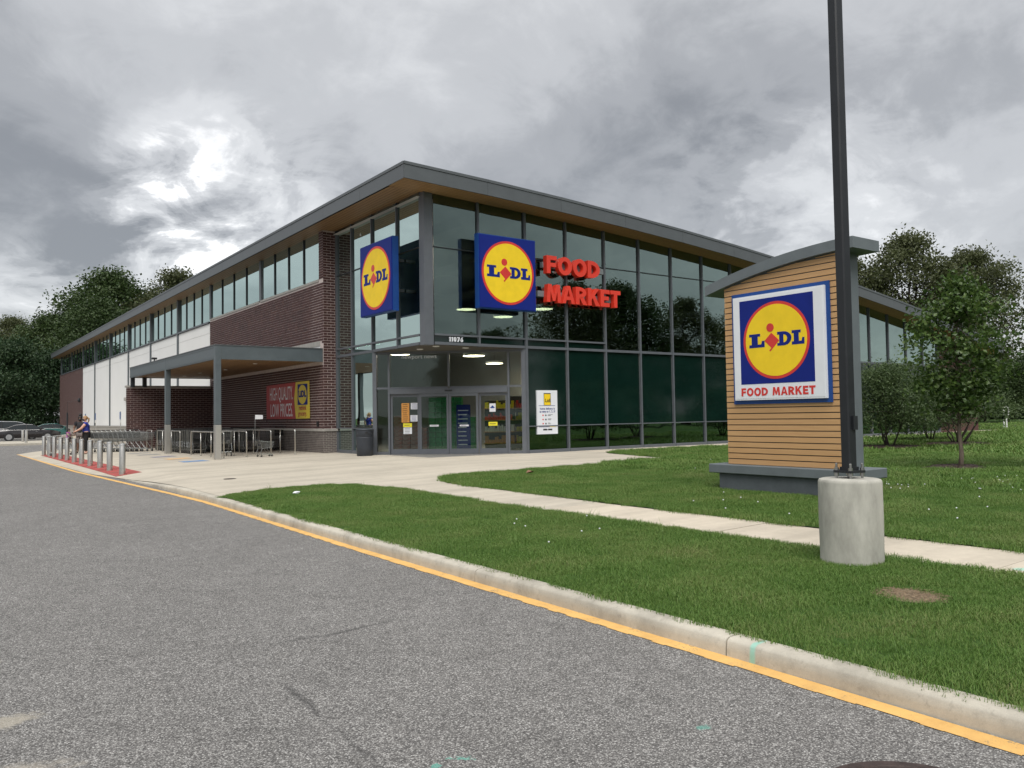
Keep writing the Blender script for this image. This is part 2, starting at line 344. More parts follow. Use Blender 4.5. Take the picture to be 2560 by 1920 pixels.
def asphalt():
    m, n, l, b = nmat('asphalt'); tcn = n.new('ShaderNodeTexCoord'); P = tcn.outputs['Object']
    def noise(s, d=4, r=.6, dist=0):
        k = n.new('ShaderNodeTexNoise'); k.inputs['Scale'].default_value = s; k.inputs['Detail'].default_value = d; k.inputs['Roughness'].default_value = r; k.inputs['Distortion'].default_value = dist
        l.new(P, k.inputs[0]); return k.outputs[0]
    vo = n.new('ShaderNodeTexVoronoi'); vo.inputs['Scale'].default_value = 125; l.new(P, vo.inputs['Vector'])
    vsep = n.new('ShaderNodeSeparateColor'); l.new(vo.outputs['Color'], vsep.inputs[0])
    stone = ramp(n, l, vsep.outputs[0], [(0.0, (.12, .116, .112)), (.45, (.215, .208, .20)), (.8, (.335, .326, .31)), (1, (.56, .55, .53))])
    edge = ramp(n, l, vo.outputs['Distance'], [(.25, 1.0), (.75, .42)])
    mul = n.new('ShaderNodeMixRGB'); mul.blend_type = 'MULTIPLY'; mul.inputs[0].default_value = 1; l.new(stone, mul.inputs[1]); l.new(edge, mul.inputs[2])
    big = ramp(n, l, noise(.5, 8, .62, .6), [(.3, .92), (.55, 1.02), (.75, 1.1)])
    mid = ramp(n, l, noise(6, 6, .7), [(.25, .82), (.75, 1.16)])
    for t in (big, mid):
        k = n.new('ShaderNodeMixRGB'); k.blend_type = 'MULTIPLY'; k.inputs[0].default_value = 1; l.new(mul.outputs[0], k.inputs[1]); l.new(t, k.inputs[2]); mul = k
    cur = mul.outputs[0]
    def spot(cx, cy, rx, ry, rot, col, thr=.5, ns=14, soft=.12, op=.85):
        nonlocal cur
        mp = n.new('ShaderNodeMapping'); mp.vector_type = 'TEXTURE'; mp.inputs['Location'].default_value = (cx, cy, 0); mp.inputs['Rotation'].default_value = (0, 0, rot); mp.inputs['Scale'].default_value = (rx, ry, 1)
        l.new(P, mp.inputs[0]); sp = n.new('ShaderNodeSeparateXYZ'); l.new(mp.outputs[0], sp.inputs[0])
        d = mathn(n, l, 'SQRT', mathn(n, l, 'ADD', mathn(n, l, 'POWER', mathn(n, l, 'ABSOLUTE', sp.outputs[0]), 2), mathn(n, l, 'POWER', mathn(n, l, 'ABSOLUTE', sp.outputs[1]), 2)))
        v = mathn(n, l, 'SUBTRACT', mathn(n, l, 'ADD', mathn(n, l, 'SUBTRACT', 1.0, d), mathn(n, l, 'MULTIPLY', mathn(n, l, 'SUBTRACT', noise(ns, 5, .7), .5), 2.2)), thr)
        f = mathn(n, l, 'DIVIDE', v, soft, clamp=True); f = mathn(n, l, 'MULTIPLY', f, op)
        k = n.new('ShaderNodeMixRGB'); l.new(f, k.inputs[0]); l.new(cur, k.inputs[1]); k.inputs[2].default_value = (*col, 1); cur = k.outputs[0]
    spot(.36, 5.2, .28, .16, .3, (.36, .33, .27), .25, 7, .4, .7)
    spot(.36, 4.35, .3, .3, .3, (.35, .32, .27), .2, 6, .5, .7)
    spot(.36, 6.55, .13, .12, 0, (.33, .30, .25), .25, 7, .4, .6)
    spot(2.06, 3.3, .14, .05, -.6, (.10, .38, .30), .55, 26, .2, .6)
    spot(1.93, 3.3, .05, .05, 0, (.10, .38, .30), .45, 30, .2, .6)
    spot(3.24, 2.85, .07, .05, 0, (.10, .36, .29), .35, 30, .3, .5)
    # hairline cracks
    vc = n.new('ShaderNodeTexVoronoi'); vc.feature = 'DISTANCE_TO_EDGE'; vc.inputs['Scale'].default_value = .16
    wn_ = n.new('ShaderNodeTexNoise'); wn_.inputs['Scale'].default_value = 1.3; wn_.inputs['Detail'].default_value = 6; l.new(P, wn_.inputs[0])
    mxv = n.new('ShaderNodeMixRGB'); mxv.inputs[0].default_value = .25; l.new(P, mxv.inputs[1]); l.new(wn_.outputs[1], mxv.inputs[2]); l.new(mxv.outputs[0], vc.inputs['Vector'])
    ck = ramp(n, l, vc.outputs['Distance'], [(.0006, 1.0), (.0016, 0.0)])
    ck = mathn(n, l, 'MULTIPLY', ck, ramp(n, l, noise(.7, 3), [(.5, 0.0), (.6, .6)]))
    k = n.new('ShaderNodeMixRGB'); l.new(ck, k.inputs[0]); l.new(cur, k.inputs[1]); k.inputs[2].default_value = (.03, .03, .03, 1); cur = k.outputs[0]
    l.new(cur, b.inputs['Base Color']); b.inputs['Roughness'].default_value = .88; b.inputs['Specular IOR Level'].default_value = .3
    bp = n.new('ShaderNodeBump'); bp.inputs['Strength'].default_value = .75; bp.inputs['Distance'].default_value = .006; l.new(vo.outputs['Distance'], bp.inputs['Height']); bp.invert = True
    l.new(bp.outputs[0], b.inputs['Normal']); return m
M['asphalt'] = asphalt()
def plazamat(name, col, joints=None, marks=()):
    m, n, l, b = nmat(name); tcn = n.new('ShaderNodeTexCoord'); P = tcn.outputs['Object']
    def noise(s, d=5, r=.6, st=None):
        k = n.new('ShaderNodeTexNoise'); k.inputs['Scale'].default_value = s; k.inputs['Detail'].default_value = d; k.inputs['Roughness'].default_value = r
        if st:
            mp = n.new('ShaderNodeMapping'); mp.inputs['Scale'].default_value = st; mp.inputs['Rotation'].default_value = (0, 0, .5); l.new(P, mp.inputs[0]); l.new(mp.outputs[0], k.inputs[0])
        else: l.new(P, k.inputs[0])
        return k.outputs[0]
    cur = ramp(n, l, noise(.45, 8, .65), [(.3, tuple(c*.82 for c in col)), (.62, col), (.8, tuple(min(1, c*1.07) for c in col))])
    for t in (ramp(n, l, noise(9, 6, .7), [(.3, .92), (.7, 1.05)]), ramp(n, l, noise(.8, 4, .6, (.25, 2.2, 1)), [(.35, .86), (.6, 1.03)]), ramp(n, l, noise(160, 2, .5), [(.3, .93), (.7, 1.06)]))+((ramp(n, l, noise(2.3, 7, .72), [(.3, .70), (.5, .97), (.7, 1.06)]), ramp(n, l, noise(14, 6, .75), [(.28, .72), (.45, 1.0)])) if name == 'kerb_concrete' else ()):
        k = n.new('ShaderNodeMixRGB'); k.blend_type = 'MULTIPLY'; k.inputs[0].default_value = 1; l.new(cur, k.inputs[1]); l.new(t, k.inputs[2]); cur = k.outputs[0]
    sp = n.new('ShaderNodeSeparateXYZ'); l.new(P, sp.inputs[0])
    for (ax, pitch, off) in (joints or ()):
        q = mathn(n, l, 'ABSOLUTE', mathn(n, l, 'SUBTRACT', mathn(n, l, 'FRACT', mathn(n, l, 'DIVIDE', mathn(n, l, 'ADD', sp.outputs[ax], off), pitch)), .5))
        f = mathn(n, l, 'LESS_THAN', q, .006/pitch); f = mathn(n, l, 'MULTIPLY', f, .4)
        k = n.new('ShaderNodeMixRGB'); l.new(f, k.inputs[0]); l.new(cur, k.inputs[1]); k.inputs[2].default_value = (.16, .14, .11, 1); cur = k.outputs[0]
    for (mx_, my_, rx_, ry_, mc) in marks:        # sprayed survey marks
        mp = n.new('ShaderNodeMapping'); mp.vector_type = 'TEXTURE'; mp.inputs['Location'].default_value = (mx_, my_, 0); mp.inputs['Scale'].default_value = (rx_, ry_, 1); l.new(P, mp.inputs[0])
        s2 = n.new('ShaderNodeSeparateXYZ'); l.new(mp.outputs[0], s2.inputs[0])
        d = mathn(n, l, 'ADD', mathn(n, l, 'POWER', mathn(n, l, 'ABSOLUTE', s2.outputs[0]), 2), mathn(n, l, 'POWER', mathn(n, l, 'ABSOLUTE', s2.outputs[1]), 2))
        f = mathn(n, l, 'MULTIPLY', mathn(n, l, 'SUBTRACT', mathn(n, l, 'ADD', mathn(n, l, 'SUBTRACT', 1.0, d), noise(25, 5, .7)), .55, clamp=True), 1.3, clamp=True)
        k = n.new('ShaderNodeMixRGB'); l.new(mathn(n, l, 'MULTIPLY', f, .6), k.inputs[0]); l.new(cur, k.inputs[1]); k.inputs[2].default_value = (*mc, 1); cur = k.outputs[0]
    l.new(cur, b.inputs['Base Color']); b.inputs['Roughness'].default_value = .85; b.inputs['Specular IOR Level'].default_value = .3
    bp = n.new('ShaderNodeBump'); bp.inputs['Strength'].default_value = .2; bp.inputs['Distance'].default_value = .004; l.new(noise(120, 3), bp.inputs['Height']); l.new(bp.outputs[0], b.inputs['Normal'])
    return m
M['plaza'] = plazamat('plaza_concrete', (.50, .455, .375), ((0, 3.05, .4), (1, 3.05, 1.9)))
M['walk'] = plazamat('sidewalk_concrete', (.56, .50, .405), None, ((7.8, 3.2, .09, .08, (.2, .55, .45)),))
M['kerb'] = plazamat('kerb_concrete', (.50, .465, .39), None, ((4.32, 3.36, .16, .028, (.2, .55, .45)),))
def lawnmat():
    m, n, l, b = nmat('lawn_soil_and_turf'); tcn = n.new('ShaderNodeTexCoord'); P = tcn.outputs['Object']
    a = n.new('ShaderNodeTexNoise'); a.inputs['Scale'].default_value = .35; a.inputs['Detail'].default_value = 8; l.new(P, a.inputs[0])
    c = n.new('ShaderNodeTexNoise'); c.inputs['Scale'].default_value = 22; c.inputs['Detail'].default_value = 5; l.new(P, c.inputs[0])
    c1 = ramp(n, l, a.outputs[0], [(.3, (.035, .075, .014)), (.55, (.05, .10, .02)), (.75, (.075, .11, .028))])
    c2 = ramp(n, l, c.outputs[0], [(.3, .55), (.7, 1.2)])
    k = n.new('ShaderNodeMixRGB'); k.blend_type = 'MULTIPLY'; k.inputs[0].default_value = 1; l.new(c1, k.inputs[1]); l.new(c2, k.inputs[2])
    l.new(k.outputs[0], b.inputs['Base Color']); b.inputs['Roughness'].default_value = .9; b.inputs['Specular IOR Level'].default_value = .15
    bp = n.new('ShaderNodeBump'); bp.inputs['Strength'].default_value = .8; bp.inputs['Distance'].default_value = .03; l.new(c.outputs[0], bp.inputs['Height']); l.new(bp.outputs[0], b.inputs['Normal'])
    return m
M['lawn'] = lawnmat()

tag(sheet('ground', [(-900, -900), (900, -900), (900, 900), (-900, 900)], lambda x, y: -.5, M['lawn']), kind='structure')
tag(sheet('road', [(-90, -60), (11.5, -60), (11.5, 140), (-90, 140)], lambda x, y: ZR, M['asphalt']), kind='structure')
# yellow line along the kerb
yl = MB(); ys = [-8+.12*i for i in range(467)]
for a, b_ in zip(ys, ys[1:]):
    def inner(y): return min(kb(y)+.01, lerp_tab(YO, y)+.115)
    ja, jb = random.uniform(0, .022), random.uniform(0, .022)
    yl.add([(lerp_tab(YO, a)-.03+ja, a, ZR+.004), (inner(a), a, ZR+.004), (inner(b_), b_, ZR+.004), (lerp_tab(YO, b_)-.03+ja, b_, ZR+.004)], [(0, 1, 2, 3)])
tag(yl.build('yellow_kerb_line', M['yellowpaint']), 'faded yellow line painted on the asphalt along the kerb', 'road marking')
# kerb: separate lengths between joints
kerb = bpy.data.objects.new('kerb', None); COL.objects.link(kerb); tag(kerb, kind='structure')
jy = [-8.7, -5.6, -2.6, .45, 3.57, 6.64, 9.76, 13.12, 16.5, 20.0, 24.4]
def kerb_top(y): return G(4.45)-dip(y)*.99
for a, b_ in zip(jy, jy[1:]):
    mb = MB(); st = [a+.006+(b_-a-.012)*i/8 for i in range(9)]; rings = []
    for y in st:
        x = kb(y); zt = max(kerb_top(y), ZR+.012); h = zt-ZR; w = random.uniform(-.003, .003)
        sec = [(x, ZR-.05), (x+.004+w, ZR+h*.4), (x+.010+w, ZR+h*.78), (x+.020, zt-.014), (x+.040, zt-.003), (x+.08, zt), (x+.155, zt), (x+.155, ZR-.05)]
        rings.append([(px, y, pz) for px, pz in sec])
    k = len(rings[0])
    vs = [p for r_ in rings for p in r_]; fs = []
    for i in range(len(rings)-1):
        for j in range(k-1): fs.append((i*k+j, i*k+j+1, (i+1)*k+j+1, (i+1)*k+j))
    fs += [tuple(range(k-1, -1, -1)), tuple((len(rings)-1)*k+j for j in range(k))]
    mb.add(vs, fs); o = mb.build('kerb_stone', M['kerb'], kerb, fixn=True); smooth_by_angle(o, 50)
# plaza
LAWN1 = [(4.55, 15.9), (5.0, 16.25), (5.41, 16.43), (6.2, 16.52), (6.92, 16.34), (7.3, 15.95), (7.5, 15.5), (7.6, 14.46), (7.58, 12.81), (7.47, 11.0)]
LAWN2 = [(8.62, 7.8), (8.66, 9.31), (8.74, 11.3), (8.78, 13.6), (8.86, 14.57), (9.06, 15.15), (9.5, 15.85), (10.15, 16.18), (11.3, 16.0), (13.46, 15.85), (15.09, 16.2), (16.6, 16.35), (17.46, 16.29), (17.9, 17.9), (18.5, 20.1), (18.95, 20.72), (19.6, 20.74)]
plz = [(kb(y)+(.15 if y < 24.4 else 0), y) for y in (16, 18, 20, 22, 24.4)] + [(kb(y), y) for y in (26, 28, 32, 38, 44, 48)]
plz = plz+[(4.6, 48.9), (12.3, 48.9), (12.3, 29.12), (12.86, 29.12), (12.86, 25.99), (16.8, 22.36), (19.6, 22.36)] + LAWN2[::-1][:-4] + [(8.66, 9.63), (7.48, 9.63)] + LAWN1[::-1][:-1]
tag(sheet('plaza_pavement', plz, zp, M['plaza'], cx=[4.5, 4.8, 5.1, 5.4, 12.3], cy=list(range(17, 48))), kind='structure')
# sidewalk slabs
sw = bpy.data.objects.new('sidewalk', None); COL.objects.link(sw); tag(sw, kind='structure')
sj = [9.63, 7.9, 6.44, 4.9, 3.35, 1.8, .25, -1.3, -2.85, -4.4, -6]
for b_, a in zip(sj, sj[1:]):
    mb = MB(); xa, xb = 7.47, 8.63; dz = random.uniform(-.003, .003)
    mb.add([(xa, a+.005, G(xa)+dz), (xb, a+.005, G(xb)+dz), (xb, b_-.005, G(xb)+dz), (xa, b_-.005, G(xa)+dz), (xa, a+.005, -.35), (xb, a+.005, -.35), (xb, b_-.005, -.35), (xa, b_-.005, -.35)],
           [(0, 1, 2, 3), (0, 4, 5, 1), (1, 5, 6, 2), (2, 6, 7, 3), (3, 7, 4, 0)])
    mb.build('paving_slab', M['walk'], sw)
# concrete strip along the glass front, pavement along the far part of the building
tag(sheet('front_strip', [(18.9, 20.74), (49.5, 20.74), (49.5, 22.36), (18.9, 22.36)], lambda x, y: .004, M['walk']), kind='structure')
mb = MB().box(10.6, 12.3, 48.9, 104, -.3, -.05); tag(mb.build('side_pavement', M['walk']), kind='structure')
# lawns
def zl(x, y): return G(x)+.012 if x > 4.6 else G(x)-.004
L1P = [(kb(y)+.145, y) for y in (-8, -2, 1.8, 4, 6.6, 9.3, 13, 15.6)] + LAWN1 + [(7.47, 9), (7.47, -8)]
L2P = [(8.62, -8), (8.62, 7.8)] + LAWN2[1:] + [(49.5, 20.74), (49.5, 110), (500, 110), (500, -8)]
lawn1 = tag(sheet('verge_lawn', L1P[::-1], zl, M['lawn'], cx=[5.5, 6.5]), kind='structure')
lawn2 = tag(sheet('front_lawn', L2P[::-1], zl, M['lawn'], cx=[12.3]), kind='structure')
# ================================================================== supermarket building
XB, XL, YR = 12.3, 12.84, 22.35            # brick face, side glass, front glass
def zt(x): d = x-11.65; return 9.02-.0246*d-.00201*d*d
bld = thing('supermarket_building', 'long brown brick and green glass supermarket under a sweeping grey roof', 'building', (12.84, 22.35, 0))
# ---- bricks
NB = [0]
def brick_field(parent, O, ex, u0, u1, z0, z1, L, H, mats, gap=.0145, proud=.007, top=None, want=0, holes=(), back=None):
    """running-bond bricks in front of a mortar bed; returns the list of bricks left over for the joined mesh"""
    O = Vector(O); exv = Vector(ex); nv = exv.cross(Vector((0, 0, 1))); rest = [MB() for _ in mats]; cand = []
    row = 0; z = z0
    while z+H <= z1+.02:
        u = u0 - (L/2 if row % 2 else 0)
        while u < u1-.02:
            a, b = max(u, u0)+gap/2, min(u+L, u1)-gap/2
            zz0, zz1 = z+gap/2, min(z+H, z1)-gap/2
            if b-a > .03 and not any(a < h[1] and b > h[0] and zz0 < h[3] and zz1 > h[2] for h in holes): cand.append((a, b, zz0, zz1))
            u += L
        z += H; row += 1
    cam_p = Vector((0, 0, HC))
    def size(c):
        P = O+exv*((c[0]+c[1])/2)+Vector((0, 0, (c[2]+c[3])/2)); d = P-cam_p; return -(c[1]-c[0])*abs(d.normalized().dot(nv))/d.length
    cand.sort(key=size)
    cache = {}
    for i, (a, b, c, d) in enumerate(cand):
        mi = random.choices(range(len(mats)), weights=[3]+[1]*(len(mats)-1))[0]
        pr = proud+random.uniform(-.002, .003)
        if i < want:
            key = (round(b-a, 3), round(d-c, 3), mi)
            if key not in cache:
                me = bpy.data.meshes.new('brick'); w, h = (b-a)/2, (d-c)/2; bb = .004
                t = exv*w; tt = exv*(w-bb); k = Vector((0, 0, 1)); dn = nv*(-.02)
                P = [-t-k*h+dn, t-k*h+dn, t+k*h+dn, -t+k*h+dn, -tt-k*(h-bb)+nv*proud, tt-k*(h-bb)+nv*proud, tt+k*(h-bb)+nv*proud, -tt+k*(h-bb)+nv*proud]
                me.from_pydata([tuple(p) for p in P], [], [(4, 5, 6, 7), (0, 1, 5, 4), (1, 2, 6, 5), (2, 3, 7, 6), (3, 0, 4, 7)]); me.materials.append(mats[mi]); cache[key] = me
            Pc = O+exv*((a+b)/2)+Vector((0, 0, (c+d)/2))+nv*(pr-proud)
            link('brick', cache[key], parent, Pc-origin(parent))
        else:
            P = [O+exv*u+Vector((0, 0, zz))+nv*w for (u, zz, w) in ((a, c, -.01), (b, c, -.01), (b, d, -.01), (a, d, -.01), (a, c, pr), (b, c, pr), (b, d, pr), (a, d, pr))]
            rest[mi].add(P, [(4, 5, 6, 7), (0, 1, 5, 4), (1, 2, 6, 5), (2, 3, 7, 6), (3, 0, 4, 7)])
    return rest
def brick_rest(parent, rests, mats):
    for i, m in enumerate(mats):
        mb = MB()
        for r_ in rests: mb.add(r_[i].v, r_[i].f)
        if mb.v: tag(mb.build('brickwork', m, parent), kind='stuff')
BM = [M['brick'], M['brickb']]
GM = [M['brickg']]
YW0, YW1 = 29.12, 44.25                    # near brick wall on the side
SILL = 6.58
wall = MB()
wall.box(XB, XB+.3, YW0, YW1, .91, SILL); wall.box(XB, XB+.3, YW0, 29.55, SILL, 8.5); wall.box(XB+.3, XL-.01, YW0, YW0+.25, .91, 8.5)
wall = wall.build('brick_wall', M['mortar'], bld)
BH, BL = .1016, .305
rs = []
# pier return facing -Y, pier on the -X face, then the long wall
rs.append(brick_field(wall, (XB-.012, YW0, 0), EX_R, 0, XL-XB-.03, .92, 8.5, BL, BH, BM, want=110))
rs.append(brick_field(wall, (XB, 29.55, 0), EX_L, 0, .43, SILL+.08, 8.5, .215, BH, BM, want=0))
CAN = (29.2, 43.9, 3.46, 3.96)
lint = (YW1-36.0, YW1-29.45, 3.96, 4.28)
rs.append(brick_field(wall, (XB, YW1, 0), EX_L, 0, YW1-YW0, .92, SILL, BL, BH, BM, want=185, holes=[(YW1-43.9, YW1-29.2, 3.4, 4.0), lint]))
brick_rest(wall, rs, BM)
mb = MB().box(XB-.02, XB+.1, 29.45, 36, 4.08, 4.28); mb.build('lintel', M['stone'], bld)
MB().box(XB-.004, XB+.1, 29.45, 36, 3.962, 4.078).build('flashing', M['white'], bld)
# grey brick base with stone cap
base = MB().box(XB-.03, XB+.3, YW0-.03, YW1, -.05, .82).box(XB+.3, XL-.01, YW0-.03, YW0+.2, -.05, .82).build('base_wall', M['mortarg'], bld)
rs = [brick_field(base, (XB-.04, YW0-.03, 0), EX_R, 0, XL-XB+.02, .0, .81, .203, .0677, GM, want=30),
      brick_field(base, (XB-.03, YW1, 0), EX_L, 0, YW1-YW0+.03, .0, .81, .203, .0677, GM, want=0)]
brick_rest(base, rs, GM)
MB().box(XB-.07, XB+.3, YW0-.07, YW1, .822, .908).box(XB+.302, XL-.01, YW0-.07, YW0+.2, .822, .908).build('base_cap', M['stone'], bld)
# ---- far part: white panels between posts, far brick end
PY = [29.55, 36.35, 44.3, 51.0, 58.2, 65.5, 72.9, 80.1, 87.1, 94.6, 102.2]
for a, b in zip(PY[2:8], PY[3:9]):
    p = MB().box(XB+.03, XB+.2, a+.11, b-.11, .96, 5.93).box(XB+.03, XB+.2, a+.11, b-.11, 5.945, SILL-.12).build('wall_panel', M['panel'], bld)
for i, y in enumerate(PY[3:8]):
    MB().box(XB-.05, XB+.25, y-.1, y+.1, .95, 8.5).build('wall_post', M['grey'], bld)
for y in (PY[1], PY[2]):
    MB().box(XB+.01, XB+.25, y-.12, y+.12, SILL+.08, 8.5).build('wall_post', M['grey'], bld)
for y in (PY[8], PY[9], 102.3):
    MB().box(XB-.0, XB+.25, y-.12, y+.12, SILL+.08, 8.5).build('wall_post', M['grey'], bld)
MB().box(XB-.04, XB+.25, YW1+.0, 87.1, -.3, .86).build('base_wall', M['stone'], bld)
MB().box(XB-.08, XB+.25, YW1+.0, 103, .862, .945).build('base_cap', M['stone'], bld)
def farbrick():
    m, n, l, b = nmat('far_brickwork'); tcn = n.new('ShaderNodeTexCoord'); mp = n.new('ShaderNodeMapping'); mp.inputs['Rotation'].default_value = (R(90), 0, R(90))
    sp = n.new('ShaderNodeSeparateXYZ'); l.new(tcn.outputs['Object'], sp.inputs[0]); cb = n.new('ShaderNodeCombineXYZ'); l.new(sp.outputs[1], cb.inputs[0]); l.new(sp.outputs[2], cb.inputs[1])
    bt = n.new('ShaderNodeTexBrick'); l.new(cb.outputs[0], bt.inputs['Vector']); bt.inputs['Color1'].default_value = (.062, .024, .021, 1); bt.inputs['Color2'].default_value = (.085, .036, .03, 1); bt.inputs['Mortar'].default_value = (.30, .255, .235, 1)
    bt.inputs['Scale'].default_value = 1; bt.inputs['Mortar Size'].default_value = .006; bt.inputs['Brick Width'].default_value = .305; bt.inputs['Row Height'].default_value = .1016
    l.new(bt.outputs[0], b.inputs['Base Color']); b.inputs['Roughness'].default_value = .8
    bp = n.new('ShaderNodeBump'); bp.inputs['Distance'].default_value = .006; bp.invert = True; l.new(bt.outputs[1], bp.inputs['Height']); l.new(bp.outputs[0], b.inputs['Normal']); return m
M['farbrick'] = farbrick()
MB().box(XB, XB+.25, 87.12, 103, .947, SILL).build('far_brick_wall', M['farbrick'], bld)
MB().box(XB-.03, XB+.25, 87.1, 103, -.3, .86).build('base_wall', M['mortarg'], bld)
MB().box(XB+.26, 45, 102.7, 103, -.3, 8.5).build('rear_wall', M['farbrick'], bld)
# ---- clerestory windows: each bay a frame with four panes
for i, (a, b) in enumerate(zip(PY, PY[1:])):
    a2, b2 = (a if i == 0 else a+.12), b-.12
    far = i >= 2
    fr = MB(); z0, z1 = SILL+(.085 if not far else -.11), 8.5
    fr.box(XB-.03, XB+.3, a2, b2, z0-.085 if not far else z0, z0+.06 if far else z0)
    n_ = 4; st = (b2-a2)/n_
    for k in range(1, n_): fr.box(XB+.03, XB+.12, a2+k*st-.03, a2+k*st+.03, z0+.062, z1)
    if far: fr.box(XB-.04, XB+.27, a2+.0, b2-.0, z0-.0, z0+.09)
    w = fr.build('window', M['frame'] if far else M['stone'], bld)
    if not far:
        w.data.materials.append(M['darkframe'])
        for p in w.data.polygons[6:]: p.material_index = 1
    else:
        w.data.materials.append(M['darkframe'])
        for p in w.data.polygons[6:24]: p.material_index = 1
    for k in range(n_):
        MB().box(XB+.075, XB+.085, a2+k*st+.03, a2+(k+1)*st-.03, z0+.05, z1+.02).build('pane', M['glassL'], w)
# ---- roof: curved slab, fascia panels, timber soffit
xs = [11.65]+[12.84+i*1.6 for i in range(24)]+[50.9]
YF, YBk = 21.43, 105.0
rf = MB()
for a, b in zip(xs, xs[1:]):
    rf.add([(a, YF+.02, zt(a)-.005), (b, YF+.02, zt(b)-.005), (b, YBk, zt(b)-.005), (a, YBk, zt(a)-.005)], [(0, 1, 2, 3)])
rf.box(11.66, 11.9, YF+.1, YBk, zt(11.65)-.3, zt(11.65)-.02)
roof = rf.build('roof', M['fascia'], bld)
def woodmat(name, c1, c2, ax, pitch, groove=.12, rough=.5, off=0):
    m, n, l, b = nmat(name); tcn = n.new('ShaderNodeTexCoord'); sp = n.new('ShaderNodeSeparateXYZ'); l.new(tcn.outputs['Object'], sp.inputs[0])
    q = mathn(n, l, 'DIVIDE', mathn(n, l, 'ADD', sp.outputs[ax], 100+off), pitch); fr = mathn(n, l, 'FRACT', q); fl = mathn(n, l, 'FLOOR', q)
    st = [1.2, 1.2, 1.2]; st[ax] = 30; st = [s_ if i == ax else s_ for i, s_ in enumerate(st)]
    mp = n.new('ShaderNodeMapping'); mp.inputs['Scale'].default_value = st; l.new(tcn.outputs['Object'], mp.inputs[0])
    nz = n.new('ShaderNodeTexNoise'); nz.inputs['Scale'].default_value = 2.2; nz.inputs['Detail'].default_value = 6; l.new(mp.outputs[0], nz.inputs[0])
    wnz = n.new('ShaderNodeTexWhiteNoise'); wnz.noise_dimensions = '1D'; l.new(fl, wnz.inputs['W'])
    t = mathn(n, l, 'ADD', mathn(n, l, 'MULTIPLY', nz.outputs[0], .7), mathn(n, l, 'MULTIPLY', wnz.outputs[0], .3))
    col = ramp(n, l, t, [(.25, c2), (.75, c1)])
    g = mathn(n, l, 'LESS_THAN', fr, groove); k = n.new('ShaderNodeMixRGB'); l.new(g, k.inputs[0]); l.new(col, k.inputs[1]); k.inputs[2].default_value = (c2[0]*.12, c2[1]*.12, c2[2]*.12, 1)
    l.new(k.outputs[0], b.inputs['Base Color']); b.inputs['Roughness'].default_value = rough
    bp = n.new('ShaderNodeBump'); bp.inputs['Distance'].default_value = .01; bp.invert = True; l.new(g, bp.inputs['Height']); l.new(bp.outputs[0], b.inputs['Normal']); return m
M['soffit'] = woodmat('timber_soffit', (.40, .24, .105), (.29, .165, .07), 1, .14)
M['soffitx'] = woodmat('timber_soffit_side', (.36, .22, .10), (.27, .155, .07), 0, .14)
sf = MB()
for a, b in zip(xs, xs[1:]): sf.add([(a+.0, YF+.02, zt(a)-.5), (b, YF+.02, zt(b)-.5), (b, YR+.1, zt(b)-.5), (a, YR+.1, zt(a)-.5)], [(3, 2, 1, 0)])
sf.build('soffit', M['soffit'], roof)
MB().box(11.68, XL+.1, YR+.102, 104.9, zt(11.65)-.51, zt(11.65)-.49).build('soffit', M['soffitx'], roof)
def strip_panel(P0, P1, out, h, name, parent, mat, thick=.02, lip=True):
    """fascia panel between two points along the top edge"""
    P0, P1, o = Vector(P0), Vector(P1), Vector(out)
    mb = MB(); zc = Vector((0, 0, 1))
    def slab(z0, z1, d0, d1):
        v = [P0+zc*z0+o*d0, P1+zc*z0+o*d0, P1+zc*z1+o*d0, P0+zc*z1+o*d0, P0+zc*z0+o*d1, P1+zc*z0+o*d1, P1+zc*z1+o*d1, P0+zc*z1+o*d1]
        mb.add(v, [(4, 5, 6, 7), (3, 2, 1, 0), (0, 1, 5, 4), (1, 2, 6, 5), (2, 3, 7, 6), (3, 0, 4, 7)])
    slab(-h, -.085, 0, thick)
    slab(-.075, 0.012, 0, thick+.018)
    return mb.build(name, mat, parent, fixn=True)
y = YF
while y < YBk-.1:
    y2 = min(y+3.05, YBk); strip_panel((11.65, y+.004, zt(11.65)), (11.65, y2-.004, zt(11.65)), (-1, 0, 0), .5, 'fascia_panel', roof, M['fascia']); y = y2
x = 11.632
while x < 50.8:
    x2 = min(x+3.05, 50.9); strip_panel((x+.004, YF, zt(x)), (x2-.004, YF, zt(x2)), (0, -1, 0), .5, 'fascia_panel', roof, M['fascia']); x = x2
strip_panel((50.9, YF, zt(50.9)), (50.9, YF+20, zt(50.9)), (1, 0, 0), .5, 'fascia_panel', roof, M['fascia'])
# ---- glass walls
T1, T2, T3, T4 = .93, 3.66, 3.94, 6.76
def pane(P0, P1, z0, z1, mat, parent, z1b=None):
    """thin pane between two plan points (frame edge to frame edge)"""
    a, b = Vector((P0[0], P0[1], 0)), Vector((P1[0], P1[1], 0)); ex = (b-a).normalized(); nv = ex.cross(Vector((0, 0, 1))); w = (b-a).length
    z1b = z1 if z1b is None else z1b
    mb = MB(); mb.plate(a, ex, [(.02, z0), (w-.02, z0), (w-.02, z1b), (.02, z1)], -.012, 0)
    return mb.build('pane', mat, parent)
cw = MB().box(XL-.02, XL+.3, YR-.02, YR+.3, T2-.06, 8.52).build('curtain_wall', M['frame'], bld)      # corner post
FX = [XL+.3, 14.88, 16.82, 18.66, 20.52, 22.32, 24.11, 25.94, 27.75, 29.55, 31.33, 33.1, 34.87, 36.62, 38.37, 40.1, 41.83, 43.51, 45.1]
for i, x in enumerate(FX[1:], 1):
    lo = T2-.06 if x < 16 else -.02
    wd_ = .035 if x > 17 else (.05 if x > 16 else .035)
    MB().box(x-wd_, x+wd_, YR-.05, YR+.12, lo, zt(x)-.42).build('mullion', M['frame'], cw)
